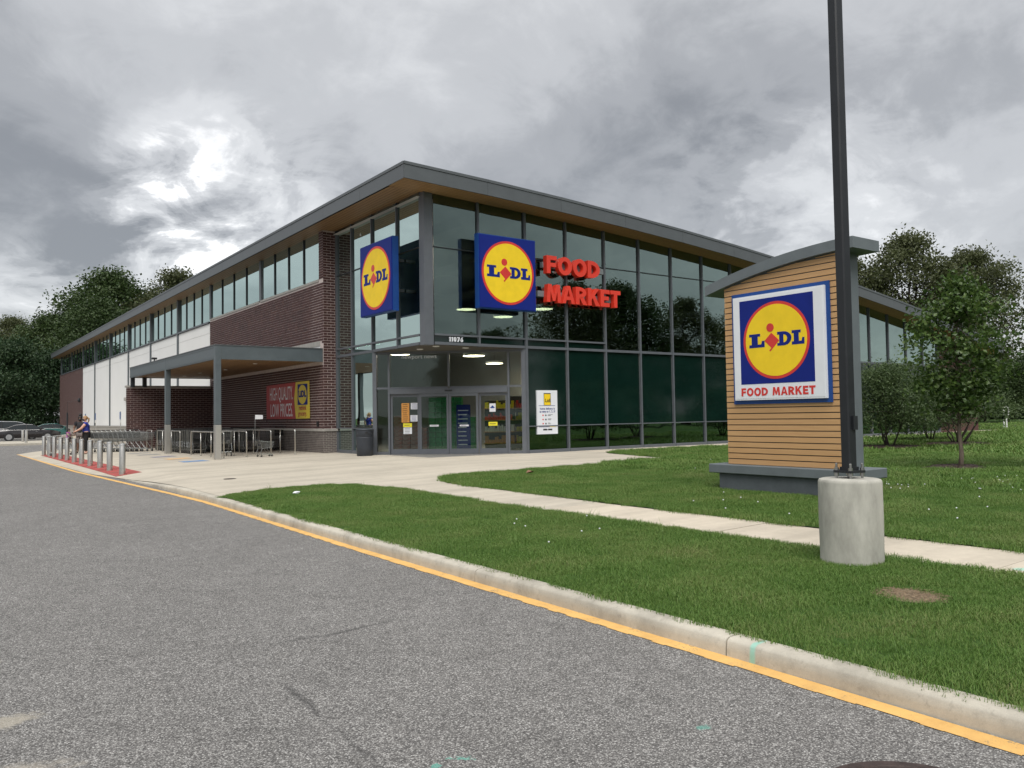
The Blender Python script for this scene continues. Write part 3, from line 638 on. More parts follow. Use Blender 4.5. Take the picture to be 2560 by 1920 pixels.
def beam_x(x0, x1, z, h=.075, mat='frame', d=.04): return MB().box(x0, x1, YR-d, YR+.1, z-h/2, z+h/2).build('transom', M[mat], cw)
for a, b in zip(FX, FX[1:]):
    a2, b2 = a+.036, b-.036
    zc = lambda x_: zt(x_)-.44
    if a > 16:
        MB().box(a2, b2, YR-.07, YR+.1, -.02, .11).build('transom', M['frame'], cw)
        pane((a+.03, YR+.02), (b-.03, YR+.02), .11, T1, M['glassR'], cw)
        beam_x(a2, b2, T1, .035)
        pane((a+.03, YR+.03), (b-.03, YR+.03), T1, T2, M['spandrel'], cw)
    beam_x(a2, b2, T2, .09)
    lo = T2
    if b < 20.6:
        pane((a+.03, YR+.03), (b-.03, YR+.03), T2, T3, M['spandrel'], cw); beam_x(a2, b2, T3, .06); lo = T3
    if zc(b) > T4+.3:
        pane((a+.03, YR+.02), (b-.03, YR+.02), lo, T4, M['glassR'], cw)
        beam_x(a2, b2, T4, .03, 'darkframe', .02)
        pane((a+.03, YR+.02), (b-.03, YR+.02), T4, zc(a), M['glassR'], cw, zc(b))
    else:
        pane((a+.03, YR+.02), (b-.03, YR+.02), lo, zc(a), M['glassR'], cw, zc(b))
MB().box(XL, 45.1, YR-.02, YR+.06, 8.0, 8.0+.001) if False else None
# side glass
SY = [29.1, 27.73, 26.05, 24.17, YR+.3]
for i, y in enumerate(SY[1:-1], 1):
    lo = -.02 if i < 2 else (T2-.06)
    MB().box(XL-.05, XL+.12, y-.03, y+.03, lo, 8.53).build('mullion', M['frame'], cw)
MB().box(XL-.06, XL+.14, 29.08, 29.15, -.02, 8.53).build('mullion', M['frame'], cw)
def beam_y(y0, y1, z, h=.075, mat='frame', d=.04): return MB().box(XL-d, XL+.1, y0, y1, z-h/2, z+h/2).build('transom', M[mat], cw)
for b, a in zip(SY, SY[1:]):
    a2, b2 = a+.032, b-.032
    if a >= 26:
        MB().box(XL-.07, XL+.1, a2, b2, -.03, .11).build('transom', M['frame'], cw)
        pane((XL+.02, b-.02), (XL+.02, a+.02), .11, T1, M['glassL'], cw); beam_y(a2, b2, T1, .035)
        pane((XL+.02, b-.02), (XL+.02, a+.02), T1, T2, M['glassL'], cw)
    beam_y(a2, b2, T2, .09); beam_y(a2, b2, T3, .06); beam_y(a2, b2, T4, .03, 'darkframe', .02)
    pane((XL+.02, b-.02), (XL+.02, a+.02), T2, T3, M['glassL'], cw)
    pane((XL+.02, b-.02), (XL+.02, a+.02), T3, T4, M['glassL'], cw)
    pane((XL+.02, b-.02), (XL+.02, a+.02), T4, 8.53, M['glassL'], cw)
# ---- chamfered entrance
CA, CB = Vector((XL, 26.02, 0)), Vector((16.82, YR, 0)); CEX = (CB-CA).normalized(); CW = (CB-CA).length
ent = MB(); ent.obox(CA, CEX, -.03, .11, -.12, .05, -.02, T2-.05); ent.obox(CA, CEX, CW-.17, CW+.03, -.12, .05, -.02, T2-.05)
ent.obox(CA, CEX, .11, CW-.17, -.1, .0, 3.52, T2-.05)
ent = ent.build('entrance', M['frame'], bld)
U = [.11, .55, 1.64, 2.69, 3.73, 4.79, CW-.17]
for u, z0, z1 in ((U[1], -.01, 3.52), (U[5], -.01, 3.52), (U[3], 2.36, 3.52)):
    MB().obox(CA, CEX, u-.035, u+.035, -.1, .02, z0, z1).build('mullion', M['frame'], ent)
for (a, b, z, h) in ((U[0], U[1]-.036, 2.33, .07), (U[1]+.036, U[3]-.036, 2.33, .06), (U[3]+.036, U[5]-.036, 2.33, .06), (U[5]+.036, U[6], 2.33, .07), (U[0], U[1]-.036, .05, .11), (U[5]+.036, U[6], .05, .11)):
    MB().obox(CA, CEX, a, b, -.09, .012, z-h/2, z+h/2).build('transom', M['frame'], ent)
MB().obox(CA, CEX, U[1]+.04, U[5]-.04, -.12, .06, 2.12, 2.298).build('door_header', M['frame'], ent)
MB().obox(CA, CEX, U[3]-.13, U[3]+.13, .06, .09, 2.19, 2.235).build('door_sensor', M['black'], ent)
def cpane(u0, u1, z0, z1, parent, off=-.03):
    mb = MB(); mb.plate(CA, CEX, [(u0, z0), (u1, z0), (u1, z1), (u0, z1)], off-.01, off); return mb.build('pane', M['glassD'], parent)
for u0, u1 in ((U[0], U[1]), (U[1], U[3]), (U[3], U[5]), (U[5], U[6])):
    cpane(u0+.03, u1-.03, 2.35, 3.53, ent)
for u0, u1 in ((U[0], U[1]), (U[5], U[6])): cpane(u0+.0, u1-.0, .1, 2.31, ent)
for k in range(4):
    u0, u1 = U[1+k]+(.04 if k == 0 else 0)+.006, U[2+k]-(.04 if k == 3 else 0)-.006; mv = k in (1, 2); n1 = .045 if mv else -.03; n0 = n1-.05
    d = MB()
    z0 = .012; z1 = 2.115; st = .075
    d.obox(CA, CEX, u0, u0+st, n0, n1, z0, z1); d.obox(CA, CEX, u1-st, u1, n0, n1, z0, z1)
    d.obox(CA, CEX, u0+st, u1-st, n0, n1, z0, .19); d.obox(CA, CEX, u0+st, u1-st, n0, n1, z1-.1, z1)
    d = d.build('sliding_door', M['frame'], bld)
    cpane(u0+st-.01, u1-st+.01, .18, z1-.09, d, n1-.02)
# soffit over the entrance (triangle) with recessed lights
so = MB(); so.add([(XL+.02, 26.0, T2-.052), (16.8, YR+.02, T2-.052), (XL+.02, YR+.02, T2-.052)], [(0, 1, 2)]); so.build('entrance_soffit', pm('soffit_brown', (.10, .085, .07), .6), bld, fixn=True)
for px, py in ((1050, 872.5), (1090, 865), (1164, 869)):
    z = T2-.054; P = gnd(px, py, z)
    MB().lathe([(.11, 0), (.11, -.02), (.085, -.025), (.0001, -.02)], (P.x, P.y, z), 20).build('recessed_light', M['white'], bld)
# blade of brick at the far right end and the end wall
MB().box(45.14, 49.6, YR, YR+.3, 0, zt(49.6)-.45).build('far_brick_wall', pm('end_brick', (.085, .036, .03), .8, 0, .25, 8), bld)
MB().box(49.3, 49.6, YR+.3, 102.6, 0, zt(49.6)-.45).build('end_wall', M['farbrick'], bld)
M['fillstrip'] = emis('fill_strip_glow', (1.0, .93, .82), 14.0)
# ---- interior seen through the glass
MB().box(XL+.3, 45, YR+.35, 60, -.02, .006).build('shop_floor', M['intfloor'], bld)
ci = MB()
for a, b in zip([XB+.4]+xs[2:-1], xs[2:-1]+[50]):
    ci.add([(a, YR+.2, zt(a)-.62), (b, YR+.2, zt(b)-.62), (b, 102, zt(b)-.62), (a, 102, zt(a)-.62)], [(3, 2, 1, 0)])
ci.build('ceiling', M['ceil'], bld)
MB().box(XB+.6, 49, 46, 46.2, 0, 9).build('inner_wall', M['intwall'], bld)
MB().box(24, 24.2, 30, 46, 0, 8.3).build('inner_wall', M['intwall'], bld)
MB().box(XL+.6, 15.6, 33.5, 33.7, 0, 5.2).build('inner_wall', M['intwall'], bld)
for i in range(9):
    x = 14.5+i*3.9; MB().box(x-.06, x+.06, YR+.5, 46, zt(x)-1.25, zt(x)-.9).build('roof_beam', M['ceil'], bld)
for k_, (x, y) in enumerate([(x_, y_) for y_ in (29.8, 31.6) for x_ in (14.6, 16.6, 18.6)]):  # added glowing strips, out of sight behind the spandrel band, to brighten the interior
    MB().box(x-.06, x+.06, y-.7, y+.7, 4.22, 4.3).build('hidden_fill_strip', M['fillstrip'], bld)
for y in (27, 31.5, 36, 40.5):
    mb = MB()
    for a, b in zip(xs[1:-1], xs[2:-1]): mb.tube([(a, y, zt(a)-1.0), (b, y, zt(b)-1.0)], .05, 6)
    mb.build('roof_beam', M['ceil'], bld)
# ================================================================== logo and signs
LPOLY = [(0, 0), (1, 0), (1, .46), (.84, .46), (.78, .22), (.56, .22), (.56, .8), (.72, .8), (.72, 1), (0, 1), (0, .8), (.16, .8), (.16, .22), (0, .22)]
def logo(parent, O, ex, cu, cz, S, n0, mats, square=True, step=.004):
    """blue square of side S, red ring, yellow disc, lettering; n0 = outer face of what carries it"""
    if square:
        MB().plate(O, ex, [(cu-S/2, cz-S/2), (cu+S/2, cz-S/2), (cu+S/2, cz+S/2), (cu-S/2, cz+S/2)], n0-.002, n0+step).build('blue_field', mats['navy'], parent)
    D = S*.9
    MB().disc(O, ex, cu, cz, D/2, n0, n0+2*step, 64).build('red_ring', mats['red'], parent)
    MB().disc(O, ex, cu, cz, D/2*.925, n0, n0+3*step, 64).build('yellow_disc', mats['yellow'], parent)
    def tr(poly, x0, x1, y0, y1): return [(cu+D*(x0+(x1-x0)*p[0]), cz+D*(y0+(y1-y0)*p[1])) for p in poly]
    a, b = n0+2*step, n0+4*step
    MB().plate(O, ex, tr(LPOLY, -.405, -.165, -.08, .1), a, b).build('letter', mats['navy'], parent)
    MB().plate(O, ex, tr(LPOLY, .245, .425, -.08, .1), a, b).build('letter', mats['navy'], parent)
    d = MB(); T = lambda p: tr(p, .03, .24, -.08, .1)
    d.plate(O, ex, T([(.14, 0), (.44, 0), (.44, 1), (.14, 1)]), a, b)
    d.plate(O, ex, T([(0, 0), (.14, 0), (.14, .2), (0, .2)]), a, b); d.plate(O, ex, T([(0, .8), (.14, .8), (.14, 1), (0, 1)]), a, b)
    K = 12; oc = [(.44+.56*math.sin(pi*i/K), .5-.5*math.cos(pi*i/K)) for i in range(K+1)]; ic = [(.44+.26*math.sin(pi*i/K), .5-.29*math.cos(pi*i/K)) for i in range(K+1)]
    for i in range(K): d.plate(O, ex, T([ic[i], oc[i], oc[i+1], ic[i+1]]), a, b)
    d.build('letter', mats['navy'], parent)
    MB().disc(O, ex, cu-.075*D, cz+.165*D, .056*D, a, b, 24).build('letter', mats['red'], parent)
    MB().plate(O, ex, [(cu+D*x, cz+D*y) for x, y in [(-.165, .0), (-.062, -.098), (-.095, -.13), (-.08, -.145), (.058, -.008), (-.058, .098)]][::1], a, b).build('letter', mats['red'], parent)
# ---- square illuminated-box signs on the corner
def box_sign(name, label, O, ex, u0, u1, z0, z1, dep):
    P = Vector(O)+Vector(ex)*((u0+u1)/2)
    t = thing(name, label, 'sign', (P.x, P.y, z0))
    MB().obox(O, ex, u0, u1, dep-.24, dep-.03, z0, z1).build('cabinet', M['blue'], t)
    MB().obox(O, ex, u0+.03, u1-.03, dep-.03, dep, z0+.03, z1-.03).build('sign_face', M['navy'], t)
    for u in (u0+.35, u1-.35):
        MB().obox(O, ex, u-.05, u+.05, .012, dep-.24, (z0+z1)/2-.05+.5, (z0+z1)/2+.05+.5).obox(O, ex, u-.05, u+.05, .012, dep-.24, (z0+z1)/2-.05-.5, (z0+z1)/2+.05-.5).build('bracket', M['darkframe'], t)
    logo(t, O, ex, (u0+u1)/2, (z0+z1)/2, z1-z0-.08, dep, M, square=False)
    return t
dep = .62
def fit_r(px, py, off): return ony(px, py, YR-off)
a = fit_r(1195.8, 583, dep); b = fit_r(1341.6, 779.7, dep)
box_sign('square_sign', 'square blue sign with a yellow disc on the front glass above the entrance', (0, YR, 0), EX_R, a.x, b.x, (b.z+.0), a.z+.02, dep)
a = onx(899.2, 620, XL-dep); b = onx(981, 777.7, XL-dep); c = onx(979, 588.8, XL-dep); d_ = onx(901.5, 792.8, XL-dep)
box_sign('square_sign', 'square blue sign with a yellow disc on the side glass next to the brick', (XL, 0, 0), EX_L, -a.y, -b.y, (b.z+d_.z)/2, (a.z+c.z)/2, dep)
# ---- raised red lettering
offl = .38
t = thing('raised_lettering', 'raised red FOOD MARKET letters on the front glass', 'sign', (18.5, YR-.3, 5))
F0 = ony(1366.5, 637.6, YR-offl); F1 = ony(1500, 694, YR-offl); K0 = ony(1366.5, 709, YR-offl); K1 = ony(1552, 767, YR-offl)
Fb = ony(1366.5, 682, YR-offl); Kb = ony(1366.5, 754, YR-offl)
GL = {'F': (.75, [[(0, 0), (.28, 0), (.28, .38), (.70, .38), (.70, .61), (.28, .61), (.28, .77), (.75, .77), (.75, 1), (0, 1)]]),
      'E': (.75, [[(0, 0), (.75, 0), (.75, .23), (.28, .23), (.28, .39), (.68, .39), (.68, .61), (.28, .61), (.28, .77), (.75, .77), (.75, 1), (0, 1)]]),
      'T': (.86, [[(.29, 0), (.57, 0), (.57, .77), (.86, .77), (.86, 1), (0, 1), (0, .77), (.29, .77)]]),
      'K': (.95, [[(0, 0), (.28, 0), (.28, .33), (.37, .45), (.62, 0), (.95, 0), (.55, .61), (.92, 1), (.60, 1), (.28, .63), (.28, 1), (0, 1)]]),
      'M': (1.12, [[(0, 0), (.26, 0), (.30, .60), (.47, .08), (.65, .08), (.82, .60), (.86, 0), (1.12, 0), (1.02, 1), (.74, 1), (.56, .42), (.38, 1), (.10, 1)]]),
      'A': (.98, [[(0, 0), (.26, 0), (.315, .2), (.37, .40), (.49, .78), (.49, 1), (.36, 1)], [(.72, 0), (.98, 0), (.62, 1), (.49, 1), (.49, .78), (.61, .40), (.665, .2)], [(.315, .2), (.665, .2), (.61, .40), (.37, .40)]]),
      '1': (.34, [[(.12, 0), (.34, 0), (.34, 1), (.18, 1), (0, .86), (0, .68), (.12, .74)]]),
      '7': (.62, [[(.1, 0), (.34, 0), (.62, .78), (.62, 1), (0, 1), (0, .8), (.38, .8)]])}
def ringp(cx, cy, ro, ri, a0, a1, n=14):
    o = []
    for i in range(n):
        a, b_ = a0+(a1-a0)*i/n, a0+(a1-a0)*(i+1)/n
        f = lambda r_, t_: (cx+r_[0]*math.cos(t_), cy+r_[1]*math.sin(t_))
        o.append([f(ri, a), f(ro, a), f(ro, b_), f(ri, b_)])
    return o
GL['O'] = (1.06, ringp(.53, .5, (.53, .52), (.25, .28), 0, 2*pi, 28)); GL['0'] = (.62, ringp(.31, .5, (.31, .52), (.11, .32), 0, 2*pi, 24))
GL['D'] = (.96, [[(0, 0), (.28, 0), (.28, 1), (0, 1)]]+ringp(.28, .5, (.68, .5), (.40, .27), -pi/2, pi/2, 16))
GL['R'] = (.90, [[(0, 0), (.28, 0), (.28, 1), (0, 1)], [(.30, .385), (.56, 0), (.90, 0), (.60, .44)]]+ringp(.28, .69, (.56, .31), (.28, .1), -pi/2, pi/2, 14))
GL['6'] = (.62, ringp(.31, .31, (.31, .33), (.11, .14), 0, 2*pi, 22)+[[(.0, .36), (.1, .56), (.38, 1), (.62, 1), (.24, .5)][::-1][::-1]])
def block_word(word, O, ex, x0, x1, z0, h, n0, n1, mat, parent, gap=.09, name='letter'):
    tot = sum(GL[c_][0] for c_ in word)+gap*(len(word)-1); k = (x1-x0)/tot; x = x0
    for c_ in word:
        mb = MB()
        for poly in GL[c_][1]: mb.plate(O, ex, [(x+p[0]*k, z0+p[1]*h) for p in poly], n0, n1)
        mb.build(name, mat, parent); x += (GL[c_][0]+gap)*k
M['letterred'] = pm('letter_red', (.72, .045, .022), .35, 0, .04, 3)
block_word('FOOD', (0, YR, 0), EX_R, F0.x, F1.x, Fb.z, F0.z-Fb.z, offl-.2, offl, M['letterred'], t)
block_word('MARKET', (0, YR, 0), EX_R, K0.x, K1.x, Kb.z, K0.z-Kb.z, offl-.2, offl, M['letterred'], t)
for z, x0, x1 in ((Fb.z+.32, F0.x-.05, F1.x+.35), (Kb.z+.3, K0.x-.25, K1.x-.2)):
    MB().box(x0, x1, YR-.19, YR-.06, z-.1, z+.1).build('raceway', pm('raceway_grey', (.2, .22, .23), .5), t)
# ---- house number
t = thing('house_number', 'white number 11076 on the dark band above the entrance', 'number', (14, YR, 3.75))
n0 = ony(1123.5, 852.5, YR-.03); n1 = ony(1158, 852.5, YR-.03); n2 = ony(1123.5, 841, YR-.03)
block_word('11076', (0, YR, 0), EX_R, n0.x, n1.x, 3.73, .15, -.02, .03, M['signwhite'], t, .24, 'digit')
t = thing('window_lettering', 'thin white town name lettered on the glass over the doors', 'lettering', (CA.x, CA.y, 3.3))
def cham(px, py, off=0.0):
    d = ray(px, py); nv = CEX.cross(Vector((0, 0, 1))); O = CA+nv*off; k = (O.x*nv.x+O.y*nv.y)/(d.x*nv.x+d.y*nv.y); P = d*k
    return ((P.x-CA.x)*CEX.x+(P.y-CA.y)*CEX.y, HC+P.z)
u0, z0 = cham(1003, 897); u1, _ = cham(1090, 897)
put_text('lettering', 'newport news', CA, CEX, u0, z0, .2, M['signwhite'], t, n=-.02, fit=u1-u0)
# ---- poster on the front glass
t = thing('window_poster', 'tall white poster with a yellow phone on the dark green glass', 'poster', (17.7, YR, .66))
a = ony(1342, 975.6, YR-.03); b = ony(1394.7, 1082.8, YR-.03)
px0, px1, pz0, pz1 = a.x, b.x, b.z-.02, a.z; W_, H_ = px1-px0, pz1-pz0
Op = (px0, YR, pz0)
MB().obox(Op, EX_R, 0, W_, -.028, .03, 0, H_).build('sheet', M['signwhite'], t)
def q(u0, u1, z0, z1, name, mat, n=.034): return MB().obox(Op, EX_R, u0*W_, u1*W_, .02, n, z0*H_, z1*H_).build(name, mat, t)
q(.33, .67, .66, .935, 'phone', M['black']); q(.35, .65, .662, .915, 'screen', M['yellow'], .037); q(.42, .58, .917, .93, 'notch', M['black'], .038)
q(.08, .88, .645, .653, 'rule', M['navy']); q(.08, .6, .16, .167, 'rule', M['navy']); q(.6, .9, .16, .167, 'rule', M['yellow'])
put_text('lettering', 'Lidl', Op, EX_R, .38*W_, .73*H_, .17, M['black'], t, n=.04, bold=.004)
put_text('lettering', 'home delivery is\nas easy as 1, 2, 3!', Op, EX_R, .5*W_, .56*H_, .1, M['navy'], t, n=.034, align='CENTER', bold=.002)
for i in range(3):
    zc = .42-.095*i; MB().disc(Op, EX_R, .28*W_, (zc+.01)*H_, .028, .02, .034, 16).build('dot', M['red'], t)
    q(.38, .45, zc-.008, zc+.025, 'icon', M['grey'])
    q(.52, .75-.06*i, zc+.018, zc+.026, 'rule', M['black']); q(.52, .66, zc-.003, zc+.005, 'rule', M['black'])
q(.28, .48, .085, .12, 'badge', M['black']); q(.52, .72, .085, .12, 'badge', M['black'])
# ---- notices on the sliding doors
M['orange'] = pm('paper_orange', (.62, .28, .06), .7, 0, .1, 20)
M['paper'] = pm('paper_white', (.72, .73, .76), .7, 0, .03, 20)
M['paperblue'] = pm('paper_blue', (.25, .33, .5), .7, 0, .05, 20)
M['lemon'] = pm('sticker_yellow', (.75, .66, .03), .6, 0, .03, 20)
QQ = lambda x, y: (940+x/6.9125, 980+y/6.9125)
def notice(label, x0, y0, x1, y1, mat, rows, off=-.022, rowmat='black', name='door_notice'):
    u0, z1 = cham(*QQ(x0, y0), off); u1, z0 = cham(*QQ(x1, y1), off)
    t = thing(name, label, 'notice', tuple(CA+CEX*((u0+u1)/2)+Vector((0, 0, z0))))
    MB().obox(CA, CEX, u0, u1, off-.003, off+.003, z0, z1).build('sheet', mat, t)
    h = (z1-z0)
    for i in range(rows):
        z = z1-h*(i+.7)/(rows+.4); w = (u1-u0)
        MB().obox(CA, CEX, u0+w*.14, u1-w*(.14+.2*random.random()), off, off+.005, z-h*.13/(rows+1), z+h*.13/(rows+1)).build('print_line', M[rowmat], t)
    return t
fx, mv = -.048, .029
notice('long orange notice taped inside the leftmost door panel', 440, 195, 578, 525, M['orange'], 9, fx)
notice('upper white notice beside the orange one on the leftmost door panel', 602, 190, 742, 297, M['paper'], 5, fx, 'navy')
notice('lower white notice beside the orange one on the leftmost door panel', 595, 400, 733, 508, M['paper'], 5, fx, 'navy')
notice('yellow and white sticker low on the leftmost door panel', 470, 542, 622, 605, M['lemon'], 1, fx)
notice('pale square notice under the yellow sticker on the leftmost door panel', 475, 615, 622, 725, M['paper'], 4, fx)
notice('narrow white push sticker on the door panel before the green boxes', 928, 568, 1085, 596, M['paper'], 1, mv)
notice('narrow white push sticker on the door panel right of the middle', 1447, 565, 1603, 592, M['paper'], 1, mv)
t = notice('white sheet with a round blue face mask symbol on the rightmost door panel', 1960, 198, 2068, 340, M['paper'], 1, fx, 'navy')
u, z = cham(*QQ(2014, 255), fx); MB().disc(CA, CEX, u, z, .042, fx, fx+.006, 20).build('symbol', M['blue'], t)
notice('yellow and white sticker on the rightmost door panel', 1945, 516, 2100, 582, M['lemon'], 1, fx)
# ---- banner on the brick
t = thing('wall_banner', 'red and yellow vinyl banner tied to the brick wall under the canopy', 'banner', (XB, 33, 1.31))
BA = (XB-.02, 35.42, 1.31); BW, BHt = 35.42-30.47, 1.49
M['bred'] = pm('banner_red', (.40, .018, .02), .45, 0, .08, 1.5, bump=.25, bscale=3)
M['byel'] = pm('banner_yellow', (.70, .55, .04), .45, 0, .06, 1.5, bump=.25, bscale=3)
MB().plate(BA, EX_L, [(0, .0), (BW*.70, .0), (BW*.665, BHt*.55), (BW*.70, BHt), (0, BHt*.985)], .005, .012).build('red_field', M['bred'], t)
MB().plate(BA, EX_L, [(BW*.702, 0), (BW, .01), (BW*.995, BHt), (BW*.702, BHt), (BW*.667, BHt*.55)], .005, .012).build('yellow_field', M['byel'], t)
put_text('lettering', 'HIGH QUALITY.', BA, EX_L, .42, BHt*.54, .78, M['paper'], t, n=.016, fit=2.72, bold=.004)
put_text('lettering', 'LOW PRICES.', BA, EX_L, .5, BHt*.07, .78, M['paper'], t, n=.016, fit=2.62, bold=.004)
MB().obox(BA, EX_L, BW*.745, BW*.955, .008, .016, BHt*.37, BHt*.93).build('blue_field', M['navy'], t)
mb = MB(); uc, zc = BW*.85, BHt*.65
mb.plate(BA, EX_L, [(uc+.45*math.cos(2*pi*i/40), zc+.385*math.sin(2*pi*i/40)) for i in range(40)], .01, .02); mb.build('yellow_disc', M['byel'], t)
put_text('lettering', 'LiDL', BA, EX_L, uc, zc-.09, .34, M['navy'], t, n=.024, align='CENTER', bold=.02, fit=.82)
put_text('lettering', 'rethink\ngrocery.', BA, EX_L, uc, BHt*.235, .27, M['bred'], t, n=.016, align='CENTER', lsp=.85, bold=.006)
for u in (.0, BW*.5, BW): MB().tube([(XB-.03, 35.42-u, 1.32), (XB-.02, 35.42-u, 1.2)], .006, 5).build('tie_cord', M['black'], t)
# ---- wall socket near the banner
MB().box(XB-.05, XB-.01, 29.62, 29.74, 1.0, 1.2).bbox(XB-.07, XB-.05, 29.63, 29.73, 1.05, 1.19, .008).build('wall_outlet', M['black'], bld)

# ================================================================== cart canopy
can = thing('cart_canopy', 'grey flat metal canopy on posts over the shopping carts beside the brick wall', 'canopy', (8.4, 29.32, -.08))
CX0, CX1, CY0, CY1, CZ0, CZ1 = 8.3, 12.29, 29.2, 43.85, 3.46, 3.95
fa = MB(); fa.box(CX0, CX0+.08, CY0, CY1, CZ0, CZ1); fa.box(CX0+.08, CX1, CY0, CY0+.08, CZ0, CZ1); fa.box(CX0+.08, CX1, CY1-.08, CY1, CZ0, CZ1)
fa.build('fascia', M['canopy'], can)
fl = MB()
for (x0, x1, y0, y1) in ((CX0-.012, CX0, CY0+.2, 36.3), (CX0-.012, CX0, 36.5, CY1)):
    fl.box(x0, x1, y0, y1, CZ0+.05, CZ0+.075); fl.box(x0, x1, y0, y1, CZ1-.075, CZ1-.05)
fl.build('fascia_rib', M['canopy'], can)
MB().box(CX0+.08, CX1, CY0+.08, CY1-.08, CZ1-.14, CZ1-.1).build('canopy_roof', M['fascia'], can)
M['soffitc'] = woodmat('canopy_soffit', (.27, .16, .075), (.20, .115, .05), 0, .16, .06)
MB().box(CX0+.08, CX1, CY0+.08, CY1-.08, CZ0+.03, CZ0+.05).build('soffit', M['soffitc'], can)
MB().box(CX0-.02, CX1, CY0-.02, CY1+.02, CZ1, CZ1+.03).build('roof_edge', M['fascia'], can)
for (px, py) in ((8.4, 29.32), (8.4, 36.55)):
    z0 = G(px)-.01
    MB().bbox(px-.108, px+.1, py-.127, py+.1, 1.14, CZ1-.003, .012).build('post', M['canopy'], can)
    MB().bbox(px-.112, px+.104, py-.131, py+.104, z0, 1.14, .014).build('post_sleeve', M['steel'], can)
for (px, py) in ((8.4, 43.7), (8.95, 43.7)):
    MB().box(px-.09, px+.09, py-.09, py+.09, 3.0, CZ0).build('post', M['darkframe'], can)
for px, py in ((564.4, 924), (638, 909), (500, 932), (461, 940)):
    P = gnd(px, py, CZ0+.028); MB().lathe([(.09, 0), (.09, -.012), (.07, -.016), (.0001, -.014)], (P.x, P.y, CZ0+.028), 16).build('downlight', M['white'], can)
# camera mast on the canopy roof
tcm = thing('security_camera', 'small dark camera mast standing on the far end of the canopy roof', 'camera', (9.3, 43.2, CZ1))
MB().tube([(9.3, 43.2, CZ1-.1), (9.3, 43.2, CZ1+.45)], .03, 8).build('mast', M['black'], tcm)
MB().bbox(9.18, 9.42, 43.12, 43.28, CZ1+.42, CZ1+.52, .02).build('camera_body', M['black'], tcm)
# brick screen wall behind the carts
sc_ = thing('brick_screen_wall', 'low dark brick wall with stone cap closing the cart shelter', 'wall', (8.35, 43.97, 0))
SWX0, SWX1, SWY, SWT = 8.2, XB-.035, 43.97, 3.02
mort = MB().box(SWX0+.012, SWX1, SWY, SWY+.3, -.15, SWT-.02).build('wall_core', M['mortar'], sc_)
rs = [brick_field(mort, (SWX0, SWY, 0), EX_R, 0, SWX1-SWX0, -.1, SWT-.02, .305*1.0, .1016, BM, want=0),
      brick_field(mort, (SWX0+.012, SWY+.3, 0), EX_L, 0, .3, -.1, SWT-.02, .3, .1016, BM, want=0)]
brick_rest(mort, rs, BM)
MB().box(SWX0-.05, SWX1, SWY-.05, SWY+.35, SWT-.02, SWT+.07).build('cap', M['stone'], sc_)

# ================================================================== monument sign
MX, Y0m, Y1m = 11.32, 7.05, 9.25
mon = thing('monument_sign', 'timber clad monument sign with a curved grey cap on the lawn', 'sign', (11.6, 8.15, -.02))
M['mongrey'] = pm('monument_grey', (.125, .145, .155), .5, 0, .06, 3, bump=.08, bscale=200)
M['mondark'] = pm('monument_plinth', (.085, .098, .108), .7, 0, .1, 4, bump=.3, bscale=160)
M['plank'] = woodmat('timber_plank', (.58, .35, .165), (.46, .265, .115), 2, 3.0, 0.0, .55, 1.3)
def capz(y): return 3.93-.046*(max(0, y-6.75))**2*1.02
MB().bbox(MX-.1, 11.95, Y0m-.06, 9.38, -.06, .27, .01).build('plinth', M['mondark'], mon)
MB().bbox(MX-.17, 12.05, Y0m-.26, 9.55, .272, .425, .012).build('ledge', M['mongrey'], mon)
sides = MB(); yy = [Y0m+(Y1m-Y0m)*i/10 for i in range(11)]
body = MB()
prof = [(y, capz(y)-.17) for y in yy]
body.add([(MX+.012, y, .424) for y in yy]+[(MX+.012, y, z) for y, z in prof]+[(11.84, y, .424) for y in yy]+[(11.84, y, z) for y, z in prof],
         [(i, i+1, 12+i, 11+i) for i in range(10)]+[(22+i, 33+i, 34+i, 23+i) for i in range(10)]+[(0, 11, 33, 22), (10, 32, 43, 21)]+[(11+i, 12+i, 34+i, 33+i) for i in range(10)])
body.build('body', M['mongrey'], mon, fixn=True)
MB().box(MX+.004, MX+.012, Y0m+.012, Y1m-.02, .43, 3.3).build('backing', M['black'], mon)
z = .432; pitch = .0965; pl0, pl1 = Y0m+.03, Y1m-.01
while z < 3.85:
    h = pitch-.016
    ys_ = [pl0+(pl1-pl0)*i/12 for i in range(13)]
    top = [min(z+h, capz(y)-.185) for y in ys_]
    keep = [i for i in range(13) if top[i] > z+.006]
    if len(keep) < 2: break
    ys_ = [ys_[i] for i in keep]; tp = [top[i] for i in keep]
    if min(tp) >= z+h-1e-6: ys_ = [ys_[0], ys_[-1]]; tp = [tp[0], tp[-1]]
    k = len(ys_); mb = MB(); x0 = MX-.012-random.uniform(0, .002)
    mb.add([(x0, y, z) for y in ys_]+[(x0, y, t_) for y, t_ in zip(ys_, tp)]+[(MX+.006, y, z) for y in ys_]+[(MX+.006, y, t_) for y, t_ in zip(ys_, tp)],
           [tuple(list(range(k))+list(range(2*k-1, k-1, -1)))]+[(i, 2*k+i, 2*k+i+1, i+1) for i in range(k-1)]+[(k+i, k+i+1, 3*k+i+1, 3*k+i) for i in range(k-1)]+[(0, k, 3*k, 2*k), (k-1, 3*k-1, 4*k-1, 2*k-1)])
    o = mb.build('plank', M['plank'], mon, fixn=True)
    z += pitch
cp = MB(); cy_ = [6.75+(9.6-6.75)*i/16 for i in range(17)]
